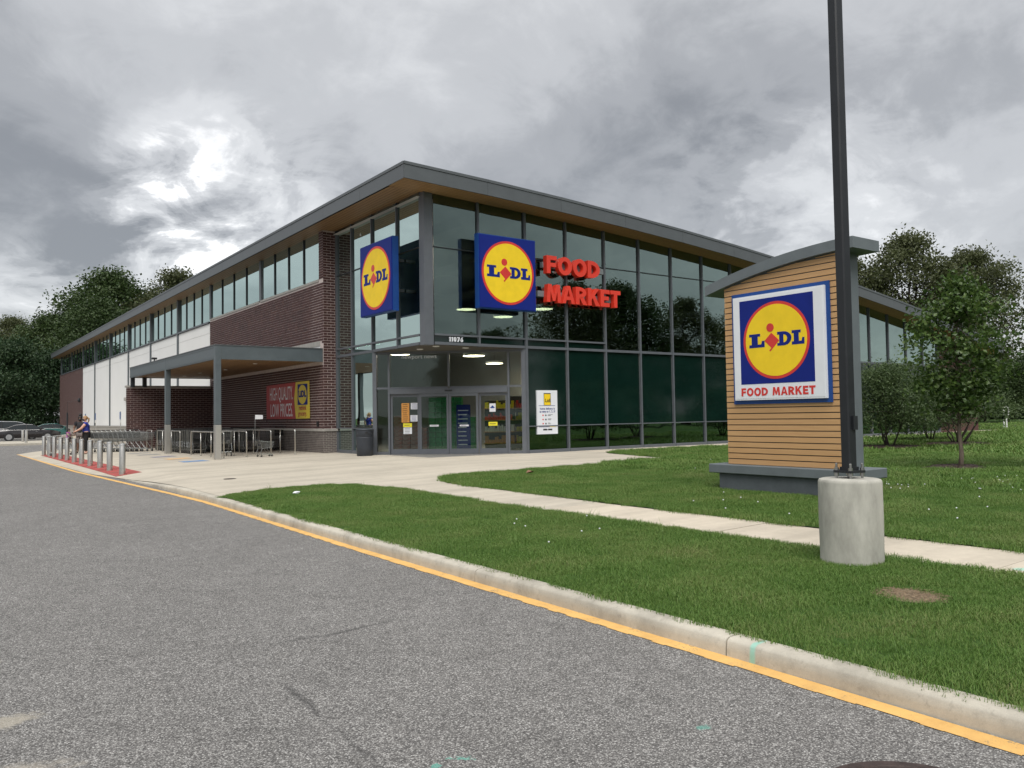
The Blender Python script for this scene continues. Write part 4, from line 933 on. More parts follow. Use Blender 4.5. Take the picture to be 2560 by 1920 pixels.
for i in range(16):
    a, b = cy_[i], cy_[i+1]; za, zb = capz(a), capz(b); xa, xb_ = MX-.1, 11.95
    cp.add([(xa, a, za-.17), (xa, b, zb-.17), (xa, b, zb), (xa, a, za), (xb_, a, za-.17), (xb_, b, zb-.17), (xb_, b, zb), (xb_, a, za)],
           [(0, 1, 2, 3), (7, 6, 5, 4), (3, 2, 6, 7), (4, 5, 1, 0)]+([(0, 3, 7, 4)] if i == 0 else [])+([(1, 5, 6, 2)] if i == 15 else []))
o = cp.build('cap', M['mongrey'], mon, fixn=True)
# sign cabinet
OM = (MX-.012, 0, 0)
MB().obox(OM, EX_L, -9.06, -7.2, 0, .03, 1.45, 3.33).build('blue_frame', M['blue'], mon)
f = MB().obox(OM, EX_L, -9.0, -7.26, .03, .075, 1.515, 3.265); f.build('white_cabinet', M['signwhite'], mon)
MB().obox(OM, EX_L, -8.975, -7.285, .075, .079, 1.54, 3.24).build('sign_face', M['signwhite'], mon)
logo(mon, OM, EX_L, -8.155, 2.485, 1.41, .079, M, step=.0025)
block_word('FOOD', OM, EX_L, -8.86, -8.33, 1.583, .135, .079, .083, M['red'], mon, .12); block_word('MARKET', OM, EX_L, -8.24, -7.45, 1.583, .135, .079, .083, M['red'], mon, .12)

# ================================================================== light pole on a concrete base
lp = thing('light_pole', 'black square light pole bolted to a round concrete base on the verge', 'light pole', (7.12, 4.39, -.1))
PCX, PCY = 7.12, 4.39
M['polebase'] = pm('pole_base_concrete', (.42, .41, .36), .88, 0, .16, 4.5, bump=.15, bscale=60, stretch=(1, 1, .4))
MB().lathe([(.283, -.2), (.282, .0), (.286, .3), (.284, .645), (.281, .662), (.272, .674), (.25, .68), (.0001, .684)], (PCX, PCY, 0), 48).build('concrete_base', M['polebase'], lp, smooth=True); smooth_by_angle(lp.children[0], 28)
M['pole'] = pm('pole_black', (.012, .014, .017), .42, 0, .15, 4)
rot = R(-8.0)
def rotbox(mb, hx, hy, z0, z1, ang, cx=PCX, cy=PCY, ox=0, oy=0):
    c, s_ = math.cos(ang), math.sin(ang)
    P = [(cx+(ox+a)*c-(oy+b)*s_, cy+(ox+a)*s_+(oy+b)*c, z_) for z_ in (z0, z1) for a, b in ((-hx, -hy), (hx, -hy), (hx, hy), (-hx, hy))]
    return mb.add(P, [(3, 2, 1, 0), (4, 5, 6, 7), (0, 1, 5, 4), (1, 2, 6, 5), (2, 3, 7, 6), (3, 0, 4, 7)])
pb = MB(); n_ = 4; H0, H1 = .755, 9.2
c, s_ = math.cos(rot), math.sin(rot); sec = []
hw, cr_ = .052, .012
for z_ in (H0, H1):
    for (a, b) in ((-hw+cr_, -hw), (hw-cr_, -hw), (hw, -hw+cr_), (hw, hw-cr_), (hw-cr_, hw), (-hw+cr_, hw), (-hw, hw-cr_), (-hw, -hw+cr_)):
        sec.append((PCX+a*c-b*s_, PCY+a*s_+b*c, z_))
pb.add(sec, [(i, (i+1) % 8, 8+(i+1) % 8, 8+i) for i in range(8)]+[tuple(range(8, 16))]); pb.build('pole_shaft', M['pole'], lp)
rotbox(MB(), .1, .1, .735, .757, rot).build('base_plate', M['pole'], lp)
rotbox(MB(), .06, .06, .757, .79, rot).build('weld_collar', M['pole'], lp)
for a, b in ((-1, -1), (1, -1), (1, 1), (-1, 1)):
    x_, y_ = PCX+.08*(a*c-b*s_), PCY+.08*(a*s_+b*c)
    MB().lathe([(.011, .67), (.011, .82), (.009, .824)], (x_, y_, 0), 8).lathe([(.021, .757), (.021, .782)], (x_, y_, 0), 6).lathe([(.021, .705), (.021, .734)], (x_, y_, 0), 6).build('anchor_bolt', M['chrome'], lp)
rotbox(MB(), .028, .012, 1.14, 1.27, rot, ox=.018, oy=-.064).build('hand_hole_cover', M['pole'], lp)
mb = MB(); rotbox(mb, .35, .16, 9.1, 9.2, rot, oy=-.5); mb.build('lamp_head', M['pole'], lp)
# ================================================================== plaza furniture
def bollard_proto():
    t = thing('bollard', 'x', 'bollard')
    MB().lathe([(.084, -.03), (.084, .855), (.081, .862)], (0, 0, 0), 28).build('tube', M['steel'], t, smooth=True)
    MB().lathe([(.0865, .845), (.0865, .862), (.08, .885), (.055, .902), (.0001, .908)], (0, 0, 0), 28).build('domed_cap', pm('steel_cap', (.62, .61, .58), .28, 1.0, .05, 4), t, smooth=True)
    MB().lathe([(.0846, .17), (.0846, .175)], (0, 0, 0), 28).build('band', M['grey'], t)
    for o in t.children: smooth_by_angle(o, 35)
    return t
bp0 = bollard_proto()
BPOS = [(4.69, 25.82), (4.71, 27.92), (4.73, 29.75), (4.68, 31.38), (4.68, 33.24), (4.65, 34.82), (4.67, 36.86), (4.62, 38.31), (4.61, 40.28), (4.62, 41.87), (4.70, 42.95), (4.55, 43.44)]
ordn = ['nearest', 'second', 'third', 'fourth', 'fifth', 'sixth', 'seventh', 'eighth', 'ninth', 'tenth', 'eleventh', 'farthest']
for i, (x, y) in enumerate(BPOS):
    o = bp0 if i == 0 else copy_tree(bp0)
    o.location = (x, y, zp(x, y)); o.rotation_euler.z = random.uniform(0, 6)
    lab = {0: 'nearest stainless steel bollard in the row along the red mats', 11: 'farthest stainless steel bollard in the row, at the far end of the mats'}.get(i, '%s stainless steel bollard from the near end of the row' % ordn[i])
    tag(o, lab, 'bollard', 'bollards along the plaza edge')
for i, (px, py, lab) in enumerate(((56.4, 1104.3, 'left one of the two steel bollards on the concrete traffic island'), (65.5, 1107.1, 'right one of the two steel bollards on the concrete traffic island'))):
    P = gnd(px, py, -.14); o = copy_tree(bp0); o.location = P; tag(o, lab, 'bollard', 'bollards on the island')
# red mats with white joints
M['mat'] = pm('red_tactile_mat', (.36, .07, .06), .8, 0, .12, 3, bump=.6, bscale=30)
M['line'] = pm('white_line_paint', (.62, .60, .56), .8, 0, .1, 8)
mats_ = thing('tactile_paving', 'strip of red tactile mats set in the plaza under the bollards', 'paving', (4.8, 25, -.15))
y = 25.5
while y < 44:
    mb = MB(); g_ = 4
    for j in range(g_):
        a, b = y+.02+(1.5-.04)*j/g_, y+.02+(1.5-.04)*(j+1)/g_; xs_ = [4.46, 4.7, 4.95, 5.16]
        for xa, xb_ in zip(xs_, xs_[1:]): mb.add([(xa, a, zp(xa, a)+.006), (xb_, a, zp(xb_, a)+.006), (xb_, b, zp(xb_, b)+.006), (xa, b, zp(xa, b)+.006)], [(0, 1, 2, 3)])
    mb.build('tactile_mat', M['mat'], mats_); y += 1.55
# coloured squares on the plaza in front of the canopy
for (x, y, col, nm, lab) in ((7.55, 29.15, (.06, .17, .36), 'blue', 'worn blue square painted on the plaza nearest the canopy corner'), (7.63, 31.6, (.55, .33, .13), 'ochre', 'worn ochre square painted on the plaza'), (7.61, 33.85, (.15, .14, .19), 'violet', 'worn dark violet square painted on the plaza'), (7.6, 36.4, (.19, .18, .16), 'slate', 'worn slate grey square painted on the plaza'), (7.65, 38.4, (.22, .21, .19), 'dun', 'faintest grey square painted on the plaza, farthest from the camera')):
    m = pm('plaza_paint_'+nm, col, .8, 0, .25, 5, col2=tuple(.5*c+.2 for c in col)); s = .42
    mb = MB().add([(x-s, y-s, G(x-s)+.005), (x+s, y-s, G(x+s)+.005), (x+s, y+s, G(x+s)+.005), (x-s, y+s, G(x-s)+.005)], [(0, 1, 2, 3)])
    tag(mb.build('painted_square', m), lab, 'floor marking', 'coloured squares on the plaza')
P = Vector((6.07, 20.16, G(6.07)))
t = thing('drain_cover', 'small round dark drain cover in the plaza concrete', 'drain cover', P)
MB().lathe([(.15, .0), (.15, .006), (.135, .009), (.0001, .008)], P, 24).build('lid', pm('cast_iron_dark', (.05, .035, .03), .7, .3, .2, 20, bump=.5, bscale=60), t)
# manhole in the road
t = thing('manhole_cover', 'round brown iron manhole cover in the asphalt at the bottom edge', 'manhole cover', (3.3, 1.75, ZR))
M['iron'] = pm('cast_iron', (.06, .042, .038), .65, .35, .25, 14, bump=.5, bscale=45)
MB().lathe([(.42, .001), (.42, .005), (.40, .012), (.36, .012), (.355, .004)], (3.3, 1.75, ZR), 56).build('ring', M['iron'], t)
MB().lathe([(.35, .003), (.35, .01), (.30, .012), (.295, .008), (.0001, .009)], (3.3, 1.75, ZR), 56).build('lid', M['iron'], t)
# ---- tube rails of the cart shelter
def rail(label, pts, h=.94, r=.021):
    """hoop: down leg, top with rounded corners, down leg, plus inner legs; pts = ground points along it"""
    A, B = Vector((*pts[0], 0)), Vector((*pts[-1], 0)); d = (B-A).normalized(); rc = .09
    t = thing('cart_rail', label, 'rail', (A.x, A.y, G(A.x)), group='steel rails of the cart shelter')
    zt_ = (G(A.x)+G(B.x))/2+h
    path = [A+Vector((0, 0, G(A.x))), A+Vector((0, 0, zt_-rc))]
    for k in range(1, 5): a_ = pi/2*k/4; path.append(A+d*(rc*(1-math.cos(a_)))+Vector((0, 0, zt_-rc+rc*math.sin(a_))))
    for k in range(0, 5): a_ = pi/2*(1-k/4); path.append(B-d*(rc*(1-math.cos(a_)))+Vector((0, 0, zt_-rc+rc*math.sin(a_))))
    path.append(B+Vector((0, 0, G(B.x))))
    MB().tube(path, r, 10).build('hoop', M['steel'], t, smooth=True)
    for q_ in pts[1:-1]:
        MB().tube([(q_[0], q_[1], G(q_[0])), (q_[0], q_[1], zt_-.01)], r*.9, 8).build('leg', M['steel'], t, smooth=True)
    for q_ in pts: MB().lathe([(.05, 0), (.05, .008), (.03, .012)], (q_[0], q_[1], G(q_[0])), 12).build('foot_plate', M['steel'], t)
rail('steel rail hoop along the plaza behind the farther canopy post', [(8.66, 39.63), (8.66, 38.6), (8.68, 37.1), (8.7, 35.7)])
rail('steel rail hoop along the plaza behind the nearer canopy post', [(8.7, 33.98), (8.72, 32.66), (8.74, 31.33), (8.7, 29.6)])
rail('short steel rail hoop at the farthest end of the cart rows', [(8.75, 42.2), (8.72, 41.0)])
rail('steel rail hoop between the two middle cart rows', [(9.5, 33.2), (9.5, 31.0), (9.58, 29.8)])
rail('steel rail hoop behind the small child cart', [(10.35, 35.0), (10.4, 33.3), (10.42, 31.6), (10.5, 29.85)])
rail('steel rail hoop standing closest to the brick wall', [(11.25, 35), (11.25, 33.4), (11.27, 31.0), (11.22, 29.3)])
# ---- shopping carts
def wire(mb, a, b, r=.0035):
    a, b = Vector(a), Vector(b); t = (b-a).normalized(); x = t.cross(Vector((0, 0, 1)) if abs(t.z) < .9 else Vector((1, 0, 0))).normalized()*r; y = t.cross(x).normalized()*r
    mb.add([a+x, a+y, a-x, a-y, b+x, b+y, b-x, b-y], [(0, 1, 5, 4), (1, 2, 6, 5), (2, 3, 7, 6), (3, 0, 4, 7)])
M['cartgrey'] = pm('cart_zinc', (.33, .34, .33), .35, .85, .12, 8)
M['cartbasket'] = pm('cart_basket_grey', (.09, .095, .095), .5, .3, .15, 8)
M['cartdark'] = pm('cart_black', (.03, .03, .032), .5, .2, .2, 8)
def cart_proto(s=1.0, bm_=None):
    bm_ = bm_ or M['cartgrey']
    """cart pushed along +X, handle at -X"""
    t = thing('shopping_cart', 'x', 'cart')
    bk = MB()
    # basket corners: back wide/high, front narrow/low
    def pt(u, v, w):   # u 0 back..1 front, v -1..1, w 0 bottom..1 top
        L0, L1 = -.40+.10*(1-w), .48-.06*(1-w)
        hw_b, hw_f = (.27-.04*(1-w)), (.20-.05*(1-w)); zb = .47+(.05)*u; zt2 = .94-.10*u
        return Vector((L0+(L1-L0)*u, v*(hw_b+(hw_f-hw_b)*u), zb+(zt2-zb)*w))*s
    nu, nw, nv = 20, 8, 8
    for v in (-1, 1):
        for i in range(nu+1): wire(bk, pt(i/nu, v, 0), pt(i/nu, v, 1), .003*s)
        for j in range(nw+1): wire(bk, pt(0, v, j/nw), pt(1, v, j/nw), .003*s)
    for i in range(nv+1):
        v = -1+2*i/nv; wire(bk, pt(1, v, 0), pt(1, v, 1), .003*s); wire(bk, pt(0, v, 0), pt(1, v, 0), .003*s); wire(bk, pt(0, v, 0), pt(0, v, .95), .003*s)
    for j in range(nw+1): wire(bk, pt(1, -1, j/nw), pt(1, 1, j/nw), .003*s); wire(bk, pt(0, -1, j/nw), pt(0, 1, j/nw), .003*s)
    for i in range(0, nu+1, 2): wire(bk, pt(i/nu, -1, 0), pt(i/nu, 1, 0), .003*s)
    bk.build('basket', bm_, t)
    rim = MB(); rim.tube([pt(0, -1, 1), pt(1, -1, 1), pt(1, 1, 1), pt(0, 1, 1), pt(0, -1, 1)], .009*s, 6); rim.build('basket_rim', bm_, t)
    ch = MB()
    for v in (-1, 1):
        ch.tube([Vector((.40, v*.17, .13))*s, Vector((-.36, v*.25, .17))*s, Vector((-.40, v*.26, .25))*s, Vector((-.30, v*.25, .5))*s, Vector((-.43, v*.27, .93))*s, Vector((-.52, v*.27, 1.0))*s], .0125*s, 6)
        ch.tube([Vector((.30, v*.18, .135))*s, Vector((.02, v*.2, .46))*s], .010*s, 6)
    ch.tube([Vector((.40, -.17, .13))*s, Vector((.40, .17, .13))*s], .0125*s, 6); ch.tube([Vector((-.36, -.25, .17))*s, Vector((-.36, .25, .17))*s], .0125*s, 6)
    for i in range(5): wire(ch, Vector((-.34, -.2+.1*i, .175))*s, Vector((.38, -.14+.07*i, .14))*s, .004*s)
    ch.build('chassis', M['cartgrey'], t)
    MB().tube([Vector((-.53, -.29, 1.0))*s, Vector((-.53, .29, 1.0))*s], .019*s, 8).build('handle', M['cartdark'], t)
    MB().box(-.36*s, -.35*s, -.2*s, .2*s, .62*s, .9*s).box(-.35*s, -.12*s, -.19*s, .19*s, .66*s, .67*s).build('child_seat', M['cartdark'], t)
    for (x, y) in ((.36, -.155), (.36, .155), (-.34, -.24), (-.34, .24)):
        w = MB().lathe([(.03, -.014), (.058, -.012), (.06, 0), (.058, .012), (.03, .014)], (x*s, y*s, .06*s), 14, 'y'); 
        if s != 1.0: w = MB().lathe([(.03*s, -.014*s), (.058*s, -.012*s), (.06*s, 0), (.058*s, .012*s), (.03*s, .014*s)], (x*s, y*s, .06*s), 14, 'y')
        w = w.build('wheel', M['rubber'], t)
        MB().box((x-.02)*s, (x+.02)*s, (y-.022)*s, (y-.018)*s, .05*s, .14*s).box((x-.02)*s, (x+.02)*s, (y+.018)*s, (y+.022)*s, .05*s, .14*s).build('caster_fork', M['chrome'], w)
    return t
cp0 = cart_proto(); cpd = cart_proto(1.0, M['cartbasket'])
used_ = set()
def put_cart(x, y, rz, label, group=None, z=None, dark=False):
    pr_ = cpd if dark else cp0
    o = pr_ if pr_.name not in used_ else copy_tree(pr_); used_.add(pr_.name)
    o.location = (x, y, G(x) if z is None else z); o.rotation_euler = (0, 0, rz)
    for k in ('group',):
        if k in o: del o[k]
    tag(o, label, 'cart', group); return o
for i in range(25): put_cart(9.12+random.uniform(-.015, .015), 34.75+i*.262, R(90)+random.uniform(-.02, .02), 'wire shopping cart nested in the long row behind the plaza rail', 'carts nested in the long row', dark=True)
for i in range(15): put_cart(10.0+random.uniform(-.02, .02), 34.2+i*.262, R(90)+random.uniform(-.02, .02), 'wire shopping cart nested in the second row under the canopy', 'carts nested in the second row', dark=True)
for i in range(9): put_cart(10.85+random.uniform(-.02, .02), 33.4+i*.262, R(90)+random.uniform(-.02, .02), 'wire shopping cart in the shaded row nearest the brick wall', 'carts nested in the wall row', dark=True)
put_cart(9.2, 31.35, R(80), 'single wire cart left between the rails behind the near canopy post')
put_cart(12.0, 33.6, R(96), 'single dark cart standing against the brick wall below the banner')
A_, B_ = Vector((6.75, 42.5, 0)), Vector((8.2, 40.3, 0)); dd = (B_-A_); ang = math.atan2(dd.y, dd.x)
for i in range(10):
    p = A_+dd*(i/9); put_cart(p.x, p.y, ang+pi*.02, 'silver wire cart nested in the slanting row left of the canopy', 'carts nested in the slanting row')
put_cart(4.97, 41.07, R(155), 'wire shopping cart pushed by the woman in the blue top', z=zp(5.2, 41))
# small child cart with a flag
ck = cart_proto(.62); ck.name = 'child_cart'
tag(ck, 'small child-size cart with a white flag standing before the rails', 'cart'); ck.location = (10.05, 29.2, G(10.05)); ck.rotation_euler = (0, 0, R(8))
fo = Vector((-.30, 0, 0))
MB().tube([(-.30, .16, .4), (-.30, .16, 1.5)], .008, 6).build('flag_pole', M['chrome'], None).parent = ck
mb = MB(); mb.plate((-.30, .16, 0), (1, 0, 0), [(0, 1.36), (.3, 1.37), (.3, 1.51), (0, 1.52)], -.003, .003); o = mb.build('flag', M['paper'], None); o.parent = ck
# ---- litter bin by the entrance
P = Vector((12.35, 25.75, 0))
t = thing('litter_bin', 'dark grey round litter bin beside the entrance glass', 'bin', P)
M['bin'] = pm('bin_grey', (.028, .033, .042), .55, 0, .12, 6, bump=.1, bscale=120)
MB().lathe([(.255, -.005), (.27, .01), (.285, .3), (.30, .62), (.30, .64), (.292, .645), (.302, .66), (.305, .86), (.30, .885)], P, 36).build('drum', M['bin'], t, smooth=True)
MB().lathe([(.312, .87), (.312, .9), (.29, .93), (.2, .955), (.0001, .965)], P, 36).build('lid', M['bin'], t, smooth=True)
n_in = Vector((.1, -.99, 0)).normalized(); ops = MB(); e_ = Vector((0, 0, 1)).cross(n_in)
pts = []
for i in range(20):
    a_ = 2*pi*i/20; u = .15*math.cos(a_); zz = .055*math.sin(a_); th = u/.3
    pts.append(P+n_in*(.309*math.cos(th))+e_*(.309*math.sin(th))+Vector((0, 0, .79+zz)))
ops.add(pts, [tuple(range(20))]); ops.build('opening', M['black'], t)
# ---- stock seen behind the doors
M['boxgreen'] = pm('box_green', (.03, .33, .11), .5, 0, .3, 9, col2=(.02, .2, .06))
M['boxred'] = pm('box_red', (.30, .06, .05), .6, 0, .4, 7, col2=(.36, .30, .27))
def stack(label, group, uA, uB, back, cols, rows, H, mat, name, prof=None):
    nv = CEX.cross(Vector((0, 0, 1))); w = (uB-uA)/cols; h = H/rows; d = .35
    me = bpy.data.meshes.new(name); x = w/2-.008; z = h-.01
    c1 = CEX*x; c2 = nv*(-d)
    P = [-c1, c1, c1+c2, -c1+c2]; P = [tuple(p) for p in P]+[tuple(p+Vector((0, 0, z))) for p in P]
    me.from_pydata(P, [], [(0, 1, 5, 4), (1, 2, 6, 5), (2, 3, 7, 6), (3, 0, 4, 7), (4, 5, 6, 7), (3, 2, 1, 0)]); me.materials.append(mat)
    for i in range(cols):
        n = rows if prof is None else prof[i]
        for j in range(n):
            o = link(name, me, None, CA+CEX*(uA+(i+.5)*w+random.uniform(-.006, .006))-nv*(back+random.uniform(0, .02))+Vector((0, 0, .02+j*h))); tag(o, label, 'box', group)
stack('green carton in the tall stack behind the door glass', 'green cartons behind the doors', 1.62, 3.35, 1.5, 7, 11, 2.0, M['boxgreen'], 'carton', [11, 11, 11, 11, 11, 8, 7])
stack('red and white carton in the low stack left of the green cartons', 'red cartons behind the doors', .35, 1.6, 1.3, 4, 9, 1.35, M['boxred'], 'carton', [9, 9, 8, 6])
# blue standing sign, shelves
nv = CEX.cross(Vector((0, 0, 1)))
t = thing('floor_sign', 'dark blue standing sign with white lines behind the middle door', 'sign', CA+CEX*3.1-nv*.5)
Of = CA+CEX*2.85-nv*.5; MB().obox(Of, CEX, 0, .5, -.03, 0, .12, 1.72).build('board', M['navy'], t); MB().obox(Of, CEX, .1, .4, -.15, .1, 0.01, .12).build('foot', M['black'], t)
for i in range(9): MB().obox(Of, CEX, .06, .44-.1*random.random(), 0, .004, 1.5-i*.15, 1.53-i*.15).build('print_line', M['paper'], t)
for k, (u, bk, hh) in enumerate(((4.0, 3.2, 1.9), (5.2, 3.4, 1.9), (4.6, 5.0, 2.1))):
    O = CA+CEX*u-nv*bk; t = thing('shop_shelf', ['wooden shop shelf with packets behind the right-hand doors', 'shop shelf with packets right of the sliding doors', 'tall shop shelf farther inside the right-hand doors'][k], 'shelf', O)
    MB().obox(O, CEX, -.6, .6, -.4, -.37, 0.01, hh).build('back_panel', M['darkframe'], t)
    for j in range(4):
        z = .25+j*.45; MB().obox(O, CEX, -.6, .6, -.37, 0, z-.03, z).build('shelf_board', M['plank'], t)
        mb = MB(); x = -.55
        while x < .5: w = random.uniform(.06, .14); mb.obox(O, CEX, x, x+w-.01, -.25, -.05, z, z+random.uniform(.12, .3)); x += w
        tag(mb.build('packets', random.choice([M['orange'], M['lemon'], M['red'], M['paper']]), t), kind='stuff')
# pendant lamps inside
def pendant(px, py, dist, label, r=.42):
    P = at(px, py, dist); t = thing('pendant_lamp', label, 'lamp', P, group='round pendant lamps inside the shop')
    MB().lathe([(r*.97, 0), (.0001, .001)], P, 32).build('glowing_disc', M['lamp'], t)
    MB().lathe([(r*.97, .002), (r, 0), (r, .1), (r*.97, .11), (.0001, .12)], P, 32).build('drum_shade', M['white'], t)
    zc = zt(P.x)-.64; MB().tube([P+Vector((0, 0, .1)), (P.x, P.y, zc)], .006, 5).build('cable', M['black'], t)
pendant(1166, 774, 33, 'lit round pendant lamp just left of the front square sign'); pendant(1258, 792.5, 33.5, 'lit round pendant lamp under the front square sign'); pendant(1357, 773, 33, 'lit round pendant lamp right of the front square sign')
pendant(999, 886, 32.5, 'lit round pendant lamp behind the glass over the left doors'); pendant(1184.5, 890, 31, 'lit round pendant lamp behind the glass over the right doors'); pendant(1236, 909, 39, 'dim round pendant lamp farther inside over the right doors')
# hoop rack inside the low windows
for k, x in enumerate((18.2, 19.2)):
    t = thing('inner_rack', 'low steel hoop rack seen through the %s bottom window right of the poster' % ('first' if k == 0 else 'second'), 'rack', (x, YR+.6, 0))
    MB().tube([(x, YR+.6, 0), (x, YR+.6, .62), (x+.08, YR+.6, .7), (x+1.15-.08, YR+.6, .7), (x+1.15, YR+.6, .62), (x+1.15, YR+.6, 0)], .02, 8).build('hoop', M['steel'], t)
# ================================================================== vegetation
def leafmat(name, c1, c2, c3, trans=.35, gloss=.35):
    m, n, l, b = nmat(name); o = n['Material Output']
    tcn = n.new('ShaderNodeTexCoord'); nz = n.new('ShaderNodeTexNoise'); nz.inputs['Scale'].default_value = 1.7; nz.inputs['Detail'].default_value = 5; l.new(tcn.outputs['Object'], nz.inputs[0])
    gi = n.new('ShaderNodeNewGeometry'); oi = n.new('ShaderNodeObjectInfo')
    t = mathn(n, l, 'ADD', mathn(n, l, 'MULTIPLY', nz.outputs[0], .55), mathn(n, l, 'ADD', mathn(n, l, 'MULTIPLY', gi.outputs['Random Per Island'], .38), mathn(n, l, 'MULTIPLY', oi.outputs['Random'], .12)))
    col = ramp(n, l, t, [(.25, c1), (.52, c2), (.8, c3)])
    l.new(col, b.inputs['Base Color']); b.inputs['Roughness'].default_value = gloss; b.inputs['Specular IOR Level'].default_value = .35
    tr = n.new('ShaderNodeBsdfTranslucent'); l.new(col, tr.inputs[0])
    mx_ = n.new('ShaderNodeMixShader'); mx_.inputs[0].default_value = trans; l.new(b.outputs[0], mx_.inputs[1]); l.new(tr.outputs[0], mx_.inputs[2]); l.new(mx_.outputs[0], o.inputs[0]); return m
M['leaf_maple'] = leafmat('maple_leaf', (.03, .06, .016), (.06, .11, .026), (.12, .18, .045))
M['leaf_far'] = leafmat('oak_leaf', (.028, .05, .016), (.05, .085, .026), (.085, .12, .04), .3, .5)
M['leaf_dark'] = leafmat('evergreen_leaf', (.018, .04, .018), (.032, .065, .026), (.055, .09, .034), .25, .5)
M['leaf_olive'] = leafmat('olive_leaf', (.05, .062, .026), (.085, .10, .042), (.135, .15, .066), .35, .5)
M['leaf_shrub'] = leafmat('shrub_leaf', (.045, .075, .03), (.085, .13, .048), (.13, .175, .07), .35, .5)
M['bark'] = pm('bark', (.16, .125, .095), .9, 0, .25, 9, bump=.8, bscale=25, stretch=(3, 3, .6))
M['barkdark'] = pm('bark_dark', (.07, .055, .045), .9, 0, .25, 6, bump=.8, bscale=20, stretch=(3, 3, .6))
def vnoise(p, s):      # cheap lumpy field
    return math.sin(p.x*s+1.3)*math.sin(p.y*s*1.1+.7)*math.sin(p.z*s*.9+2.1)
def crown_mesh(name, rng, clusters, per, rc, leaf, mat, flat=.6, aspect=.62, droop=0.0, fold=True):
    vs, fs = [], []
    for c in clusters:
        for _ in range(per):
            d = Vector((rng.gauss(0, 1), rng.gauss(0, 1), rng.gauss(0, flat)))
            if d.length > 2.1: d *= 2.1/d.length
            p = c+d*rc*.5
            nrm = Vector((rng.gauss(0, .7), rng.gauss(0, .7), rng.uniform(.15, 1.2))).normalized()
            t = nrm.cross(Vector((rng.gauss(0, 1), rng.gauss(0, 1), rng.gauss(0, 1)))).normalized(); b = nrm.cross(t)
            L = leaf*rng.uniform(.65, 1.3); Wd = L*aspect
            t = (t-Vector((0, 0, droop))).normalized()
            o = len(vs)
            # leaf: pointed rhombus with a fold along the rib
            vs += [p-t*L*.5, p+b*Wd*.5+nrm*L*.08-t*L*.05, p+t*L*.5, p-b*Wd*.5+nrm*L*.08-t*L*.05]
            fs += [(o, o+1, o+2), (o, o+2, o+3)]
    me = bpy.data.meshes.new(name); me.from_pydata([tuple(v) for v in vs], [], fs); me.materials.append(mat); return me
def limb(mb, rng, a, b, r0, r1, wob=.08, seg=5, n=6):
    a, b = Vector(a), Vector(b); L = (b-a).length; pts = []; rs_ = []
    for i in range(seg+1):
        t = i/seg; p = a.lerp(b, t)+Vector((rng.gauss(0, 1), rng.gauss(0, 1), rng.gauss(0, .4)))*wob*L*math.sin(pi*t)*.5+Vector((0, 0, .06*L*math.sin(pi*t)))
        pts.append(p); rs_.append(r0+(r1-r0)*t)
    mb.tube(pts, rs_, n)
    return pts
def make_tree(name, seed, H, z0, rad, ncl, per, rc, leaf, mat, bark, trunk_r, shape, trunk_top=.75, limbs=14, aspect=.62, lean=(0, 0), shell=.55, flat=.6, lump=.25):
    """shape(t) = crown radius factor at height fraction t (0 crown base .. 1 top)"""
    rng = random.Random(seed); cl = []
    while len(cl) < ncl:
        t = rng.random(); r = shape(t); a = rng.uniform(0, 2*pi); q_ = rng.random()**(shell)
        p = Vector((math.cos(a)*r*rad*q_+lean[0]*t, math.sin(a)*r*rad*q_+lean[1]*t, z0+(H-z0)*t))
        k = 1+lump*vnoise(p, 5.5/rad)+lump*.6*vnoise(p+Vector((3, 1, 2)), 11/rad)
        p = Vector((p.x*k, p.y*k, p.z))
        if rng.random() < .55+.9*vnoise(p, 4/rad)+.25: cl.append(p)
    t = thing(name, 'x', 'tree')
    tk = MB(); top = Vector((lean[0]*.7, lean[1]*.7, z0+(H-z0)*trunk_top))
    n_ = 9; pts = []; rs_ = []
    for i in range(n_+1):
        f_ = i/n_; p = Vector((0, 0, -.1)).lerp(top, f_)+Vector((rng.gauss(0, 1), rng.gauss(0, 1), 0))*trunk_r*.22*(1 if i else 0); pts.append(p); rs_.append(trunk_r*(1.25 if i == 0 else 1)*(1-.82*f_))
    tk.tube(pts, rs_, 10)
    trunk = tk.build('trunk', bark, t, smooth=True)
    lb = MB(); outer = sorted(cl, key=lambda p: -(p-Vector((0, 0, z0+(H-z0)*.4))).length)
    for i in range(limbs):
        c = outer[int(i*len(outer)*.75/limbs)]; f_ = min(.95, max(.25, (c.z*.72)/top.z)); k = f_*n_; j = int(k); base = pts[min(j, n_-1)].lerp(pts[min(j+1, n_)], k-j)
        r_ = trunk_r*(1-.82*f_)*.55
        path = limb(lb, rng, base, c, r_, r_*.15, .12)
        for _ in range(2):
            c2 = rng.choice(cl)
            if (c2-path[3]).length < rad*.9: limb(lb, rng, path[3], c2, r_*.45, r_*.1, .12, 4, 5)
    lb.build('limbs', bark, trunk, smooth=True)
    cm = crown_mesh(name+'_leaves', rng, cl, per, rc, leaf, mat, flat, aspect); link('crown', cm, t)
    return t
def place(o, x, y, label, s=1.0, rz=0.0, cat='tree', group=None, first=False, z=0.0, sz=None):
    o = o if first else copy_tree(o)
    o.location = (x, y, z); o.scale = (s, s, s if sz is None else sz); o.rotation_euler.z = rz
    if 'group' in o and not group: del o['group']
    tag(o, label, cat, group); return o
oval = lambda t: max(.05, math.sin(pi*min(1, (t*.93+.07)))**.6)
